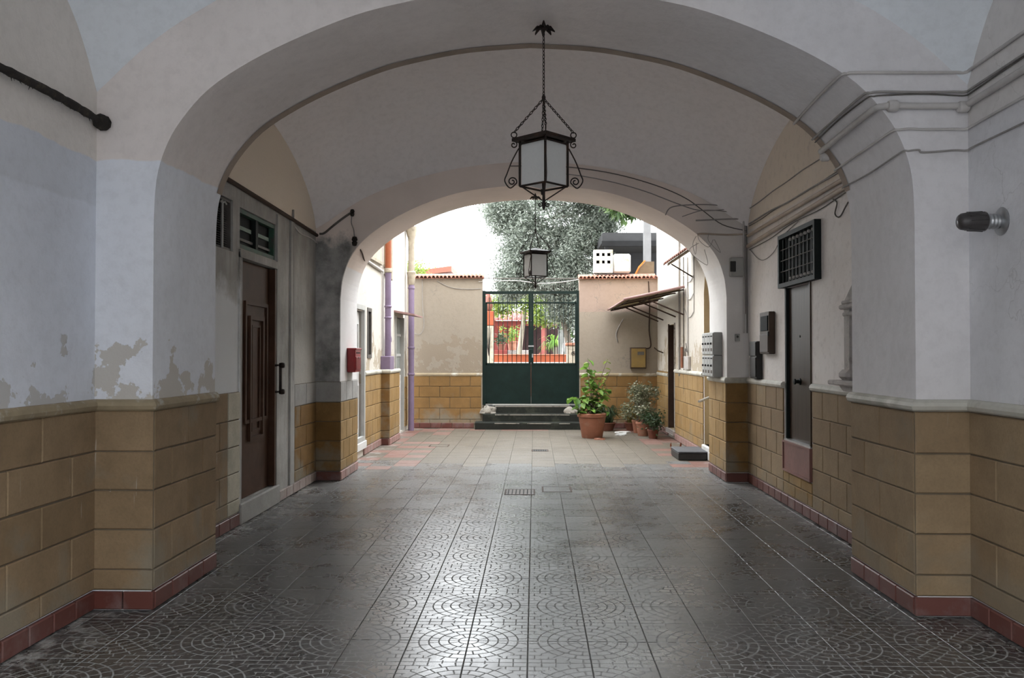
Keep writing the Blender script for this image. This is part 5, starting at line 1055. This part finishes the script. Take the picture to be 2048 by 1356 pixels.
# flat debris on the courtyard floor
def debris(label, x, y, rx, ry, mat, name='paper_scrap'):
    m = MB(); n = 11; vs = [(rx * (1 + .3 * random.uniform(-1, 1)) * math.cos(2 * math.pi * k / n), ry * (1 + .3 * random.uniform(-1, 1)) * math.sin(2 * math.pi * k / n), .0) for k in range(n)]
    m.add(vs + [(a * .9, b * .9, .018 + random.uniform(0, .012)) for a, b, c in vs], [tuple(range(n, 2 * n))] + [(k, (k + 1) % n, n + (k + 1) % n, n + k) for k in range(n)]); tag(m.build(name, mat, None, False, (x, y, .001)), label, 'debris')
debris('white crumpled sheet on the floor behind the large pot', 1.80, 17.25, .15, .10, 'paper'); debris('pale flat sheet on the red tiles by the small pots', 1.72, 16.75, .13, .12, 'grey_paint'); debris('pinkish saucer fragment at the foot of the large pot', 1.22, 15.86, .10, .05, 'terra', 'saucer_fragment')

# ------------------------------------------------------------------ on and behind the far wall
t = thing('hollow_block', 'white hollow concrete block with six holes on the coping', 'block', (1.485, FW + .18, 3.345)); m = MB(); W, Hh = .205, .50
cols = [(-.150, -.085), (-.028, .028), (.085, .150)]; rows_ = [(.20, .265), (.36, .425)]
xs = [-W] + [c for q in cols for c in q] + [W]; zs = [0] + [c for q in rows_ for c in q] + [Hh]
for i in range(len(xs) - 1):
    for j in range(len(zs) - 1):
        hole = i % 2 == 1 and j % 2 == 1
        if not hole: m.quad((xs[i], -.10, zs[j]), (xs[i + 1], -.10, zs[j]), (xs[i + 1], -.10, zs[j + 1]), (xs[i], -.10, zs[j + 1]))
        else:
            a, b_, c, d_ = xs[i], xs[i + 1], zs[j], zs[j + 1]; m.quad((a, .06, c), (b_, .06, c), (b_, .06, d_), (a, .06, d_), 1)
            for p, q in (((a, c), (b_, c)), ((b_, c), (b_, d_)), ((b_, d_), (a, d_)), ((a, d_), (a, c))): m.quad((p[0], -.10, p[1]), (q[0], -.10, q[1]), (q[0], .06, q[1]), (p[0], .06, p[1]), 1)
m.quad((-W, .10, 0), (W, .10, 0), (W, .10, Hh), (-W, .10, Hh)); m.quad((-W, -.1, Hh), (W, -.1, Hh), (W, .1, Hh), (-W, .1, Hh))
for s in (-1, 1): m.quad((s * W, -.1, 0), (s * W, .1, 0), (s * W, .1, Hh), (s * W, -.1, Hh))
m.build('shell', ['white_block', 'dark_void'], t, fix=False)
m = MB(); m.cham((-.19, -.11, 0), (.19, .11, .41), .035); tag(m.build('solid_block', 'white_block', None, 40, (1.885, FW + .19, 3.345)), 'white rounded block beside the hollow one on the coping', 'block')
t = thing('carport', 'dark flat-roofed shelter behind the white blocks', 'shelter', (2.35, 21.2, .5)); MB().box((-.72, -.9, 3.78), (1.6, 1.6, 4.0)).build('roof', 'carport', t); MB().cham((-.74, -.95, 3.66), (1.6, -.9, 3.80), .01).build('roof_edge', 'carport_edge', t); MB().box((-.72, 1.4, 0), (1.6, 1.55, 3.78)).build('back_wall', 'carport', t)
for x in (-.66, 1.4): MB().box((x, -.8, 0), (x + .1, -.7, 3.78)).build('post', 'carport', t)
m = MB(); m.box((-.08, -.08, 0), (.08, .08, 5.4)); tag(m.build('concrete_post', 'grey_post', None, False, (2.56, 19.3, .5)), 'grey concrete post rising beside the cream building', 'post')
t = thing('folded_canopy', 'tan canvas hood with orange edge behind the coping', 'canopy', (2.42, 18.75, 3.2)); m = MB(); m.prism([(-.25, 0), (.2, 0), (.2, .42), (.02, .42), (-.12, .28)], -.15, .15, 'y'); m.build('canvas', 'tan_cloth', t); m = MB(); m.tube([(-.27, -.16, .02), (-.13, -.16, .30), (.0, -.16, .44)], .02, 6); m.build('edge', 'orange_cloth', t)
MB().box((-.2, -.1, -2.7), (-.15, -.05, .0)).build('post', 'rust', t)

m = MB(); m.box((-25, FW + .3, -.2), (25, 60, .5)); tag(m.build('floor_garden', 'ground'), 'raised garden ground beyond the gate', 'ground', kind='structure')
# trees
def tree(name, label, base, trunk, crown, n, leaf, mat, bark='bark', spread=.28, lsize=(.07, .018), down=0.0, nc=60, fill=.55):
    t = thing(name, label, 'tree', base, group='trees beyond the gate wall'); b = Vector(base); m = MB(); cc = [Vector(c) - b for c, r in crown]
    for path, r0, r1 in trunk:
        q = smoothpts([Vector(p) - b for p in path], 5); m.tube(q, [r0 + (r1 - r0) * i / (len(q) - 1) for i in range(len(q))], 8)
    m.build('trunk', bark, t, smooth=True)
    cs = []; br = MB()
    for (c, r), lc in zip(crown, cc):
        for _ in range(int(nc)):
            v = Vector((random.gauss(0, 1), random.gauss(0, 1), random.gauss(0, 1))).normalized() * random.uniform(fill, 1.0); p = lc + Vector((v.x * r[0], v.y * r[1], v.z * r[2])); cs.append(tuple(p))
            if random.random() < .12: br.tube([lc + (p - lc) * .1, lc + (p - lc) * .6 + Vector((0, 0, .05)), p], [.022, .012, .004], 4)
    br.build('branches', bark, t); leafmesh('leaves', foliage(n, cs, (spread, spread, spread * .8), lsize[0], lsize[1], .8, down), mat, t); return t
OY = 22.6
tree('olive_tree', 'big silver-green olive tree behind the gate', (1.0, OY, .5), [([(1.0, OY, .4), (.95, OY, 1.6), (.75, OY, 2.6), (.5, OY, 3.6), (.3, OY, 4.6)], .11, .05), ([(1.1, OY + .1, .4), (1.12, OY, 2.0), (1.2, OY, 3.2), (1.3, OY, 4.2)], .07, .03), ([(.92, OY - .1, .4), (.88, OY, 1.8), (.95, OY, 3.0), (.9, OY, 4.4)], .06, .03)],
     [((.45, OY, 5.2), (1.6, 1.1, 1.2)), ((-.75, OY, 5.45), (.62, .7, .6)), ((1.5, OY, 4.75), (.6, .7, .55)), ((-.3, OY, 4.4), (.85, .8, 1.1)), ((1.15, OY, 4.2), (.85, .8, 1.0)), ((.4, OY, 3.7), (.95, .8, .75)), ((.95, OY, 2.9), (.5, .6, .8)), ((-.55, OY, 3.5), (.4, .5, .5)), ((.6, OY, 6.6), (1.7, 1.2, 1.1)), ((1.7, OY, 5.4), (.7, .8, .9))], 140000, None, 'leaf_olive', spread=.15, lsize=(.11, .026), nc=90, fill=.3)
tree('broadleaf_tree', 'dark green broadleaf branch hanging in above the shelter', (3.6, 21.5, .5), [([(3.6, 21.5, .4), (3.5, 21.5, 3.5), (3.0, 21.4, 5.6), (2.4, 21.3, 6.2)], .16, .05)], [((2.40, 21.0, 5.32), (.38, .4, .30)), ((2.15, 21.0, 5.55), (.45, .4, .30)), ((2.75, 21.0, 5.5), (.45, .4, .35)), ((3.1, 21.4, 6.6), (1.0, .8, .8)), ((2.0, 21.3, 6.4), (.9, .8, .6))], 4200, None, 'leaf_mid', spread=.12, lsize=(.26, .09), down=.5, nc=30)
tree('garden_tree', 'bright green leafy tree over the red garden house', (-.42, 27, .5), [([(-.46, 27, .4), (-.50, 27, 1.4), (-.40, 27, 2.3), (-.30, 27, 3.0)], .10, .06)], [((-.45, 27, 3.35), (.75, .5, .38)), ((.35, 27, 3.2), (.6, .5, .4)), ((-1.0, 27.2, 3.2), (.45, .4, .3)), ((.95, 26.6, 2.95), (.4, .4, .35)), ((.25, 26.8, 2.75), (.4, .3, .15))], 7500, None, 'leaf_bright', bark='bark_pale', spread=.13, lsize=(.11, .05), nc=30)
tree('distant_bush', 'small bright bush showing above the beige wall', (-4.6, 28, .5), [([(-4.6, 28, .4), (-4.6, 28, 3.0)], .07, .03)], [((-4.05, 28, 4.2), (.5, .5, .5)), ((-4.8, 28, 3.8), (.8, .6, .8))], 3500, None, 'leaf_bright', spread=.15, lsize=(.12, .05), nc=30)

# garden seen through the gate
t = thing('garden_hedge', 'dark green hedge behind the red garden house', 'hedge', (.3, 34.5, .5)); cs = [(random.uniform(-2.6, 3.6), random.uniform(-.4, .4), random.uniform(.1, 2.2) + .25 * math.sin(k)) for k in range(150)]
leafmesh('leaves', foliage(14000, cs, (.22, .2, .2), .16, .07), 'leaf_mid', t); m = MB()
for k in range(12): x = -2.4 + k * .5; m.tube([(x, 0, 0), (x + .05, 0, 1.0), (x - .05, .05, 2.1)], [.05, .035, .015], 5)
m.build('stems', 'bark', t)
def gbox(name, label, cat, x0, x1, y0, y1, z0, z1, mat, c=.01):
    t = thing(name, label, cat, ((x0 + x1) / 2, (y0 + y1) / 2, z0)); hx, hy = (x1 - x0) / 2, (y1 - y0) / 2; MB().cham((-hx, -hy, 0), (hx, hy, z1 - z0), c).build('body', mat, t); return t
t = gbox('gate_pillar', 'pale pillar with an orange planter behind the gate', 'pillar', -1.25, -1.02, 21, 21.25, .5, 2.30, 'cream_pipe'); MB().cham((-.15, -.15, 1.8), (.13, .13, 2.16), .015).build('planter', 'orange_wall', t); MB().lathe([(.05, 2.16), (.10, 2.3), (.03, 2.55), (.001, 2.7)], 8).build('finial', 'terra_dark', t, smooth=True)
m = MB()
for k in range(5): m.tube([(-.10 + .04 * k, -.14, 1.75), (0, -.135, 1.05)], .005, 4)
m.build('iron_grille', 'iron', t)
t = gbox('gate_pillar', 'low pale pillar with a terracotta cap behind the gate', 'pillar', .80, 1.04, 21, 21.25, .5, 1.80, 'cream_pipe'); MB().cham((-.16, -.16, 1.3), (.16, .16, 1.37), .015).build('cap', 'terra', t); m = MB(); spiral(m, (.04, -.14, 1.1), (1, 0, 0), (0, 0, 1), .06, .01, 1.6, 0, .008); m.build('iron_scroll', 'iron', t, smooth=True)
t = gbox('garden_wall', 'low orange-red garden wall seen through the gate', 'wall', -1.35, .82, 22, 22.2, .5, 1.58, 'orange_wall'); MB().cham((-1.08, -.115, .83), (1.08, -.10, .88), .004).build('white_line', 'white_paint', t); MB().cham((-1.1, -.12, 1.06), (1.1, .12, 1.09), .01).build('top', 'terra', t)
hs = thing('garden_house', 'red garden house with tiled porch roof behind the gate', 'house', (-.4, 30.8, .5))
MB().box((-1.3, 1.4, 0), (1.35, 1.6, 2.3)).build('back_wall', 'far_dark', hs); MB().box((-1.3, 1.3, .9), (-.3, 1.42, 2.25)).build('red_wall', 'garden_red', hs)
for x, mt, w in ((-.42, 'orange_wall', .07), (-.2, 'garden_red', .12), (.72, 'garden_pink', .10)): MB().cham((x - w, -.4, 0), (x + w, -.2, 2.25), .015).build('column', mt, hs)
MB().cham((.52, -.5, 0), (.95, -.1, .75), .02).build('pedestal', 'garden_pink', hs); m = MB(); m.prism([(.30, .55), (.55, .62), (.68, 1.2), (.55, 1.1)], -.42, -.3, 'y'); m.build('curved_stay', 'garden_pink', hs)
m = MB(); m.prism([(-1.02, 2.16), (-.90, 2.22), (-.38, 1.42), (-.48, 1.36)], -.42, -.32, 'y'); m.build('brace', 'orange_wall', hs)
MB().box((-1.35, -.45, 2.10), (1.2, -.25, 2.28)).build('beam', 'garden_red', hs); MB().box((-1.3, .9, .4), (-.6, 1.0, .75)).build('bench', 'garden_red', hs)
ms = MB(); prof = [(math.cos(math.pi * k / 5), math.sin(math.pi * k / 5)) for k in range(6)]; ms.add([(c * .09, -.75, s * .09) for c, s in prof] + [(c * .08, 1.5, s * .09 + .38) for c, s in prof], [(k, k + 1, k + 7, k + 6) for k in range(5)] + [(0, 1, 2, 3, 4, 5)]); me = ms.mesh('roof_tile', 'garden_pink', True)
for i in range(15): link('roof_tile', me, hs, (-1.35 + i * .18, 0, 2.28))
gbox('planter_wall', 'low grey mosaic planter wall in the garden', 'planter', -1.2, -.1, 28.6, 28.8, .5, 1.72, 'mosaic'); gbox('planter_wall', 'low red bench block in the garden left of the trunk', 'planter', -1.45, -.9, 28.0, 28.3, .5, 1.72, 'garden_red')
for x, y, r, h, mt, lf, lb in ((-.75, 28.7, .17, .3, 'terra', 'leaf_green', 'terracotta pot with pale plant on the mosaic planter'), (-1.1, 28.2, .15, .2, 'terra_dark', 'leaf_dark', 'dark pot with spiky plant on the red block')):
    t = thing('garden_pot', lb, 'plant', (x, y, 1.72)); pot(t, r, h, mt, n=14); cs = [(random.gauss(0, .1), random.gauss(0, .08), h + random.uniform(.02, .4)) for _ in range(8)]; leafmesh('leaves', foliage(220, cs, (.07, .06, .08), .14, .04), lf, t)
t = thing('spiky_palm', 'green spiky palm right of the pink column', 'plant', (.62, 26.2, .5)); m = MB(); m.tube([(0, 0, 0), (.02, 0, 1.3)], [.08, .06], 8); m.build('trunk', 'bark', t, smooth=True); m = MB()
for k in range(40):
    a = random.uniform(0, 6.28); l = random.uniform(.35, .6); e = random.uniform(-.5, .9); c, s = math.cos(a), math.sin(a); b = Vector((0, 0, 1.35)); p = b + Vector((c * l * .6, s * l * .6, .25 * e + .15)); q = b + Vector((c * l, s * l, .5 * e - .1)); n_ = Vector((-s, c, 0)) * .025; m.add([b - n_ * .5, b + n_ * .5, p + n_, p - n_, q], [(0, 1, 2, 3), (3, 2, 4)])
o = m.build('fronds', 'leaf_green', t, fix=False)
gbox('metal_sheet', 'grey corrugated sheet leaning in the garden', 'sheet', .70, .98, 25, 25.06, .5, 2.3, 'green_grey', .005)
tubething('garden_pole', [(.80, 24.0, .5), (.80, 24.0, 1.6), (.90, 24.0, 2.35)], .028, 'white_paint', 'white pole leaning in the garden', 'pole')
gbox('terracotta_stand', 'short pink stand in the garden beside the spiky palm', 'stand', .98, 1.15, 25.5, 25.7, .5, 1.9, 'garden_pink')
t = thing('distant_house', 'far pale pink house with white bands behind the gate', 'house', (-2.9, 42, .5)); MB().box((-1.4, -1, 0), (.75, 2, 4.0)).build('wall', 'garden_pink', t); MB().box((-1.42, -1.05, 2.75), (.77, -.98, 3.05)).build('band', 'white_paint', t); MB().box((-1.42, -1.05, 1.7), (.77, -.98, 2.2)).build('band', 'white_paint', t); MB().box((.1, -1.06, 2.1), (.4, -1.0, 2.8)).build('window', 'far_dark', t)
t = thing('distant_roof', 'small dark red roof far behind the beige wall', 'house', (-5.6, 46, .5)); MB().box((-.9, -1, 0), (1.0, 2, 5.3)).build('wall', 'white_paint', t); m = MB(); m.prism([(-1.1, 5.2), (1.2, 5.45), (1.2, 5.75), (-1.1, 5.45)], -1.3, 2.2, 'y'); m.build('roof', 'terra_dark', t); MB().box((-.1, -1.05, 4.9), (.8, -1.0, 5.25)).build('window', 'far_dark', t)
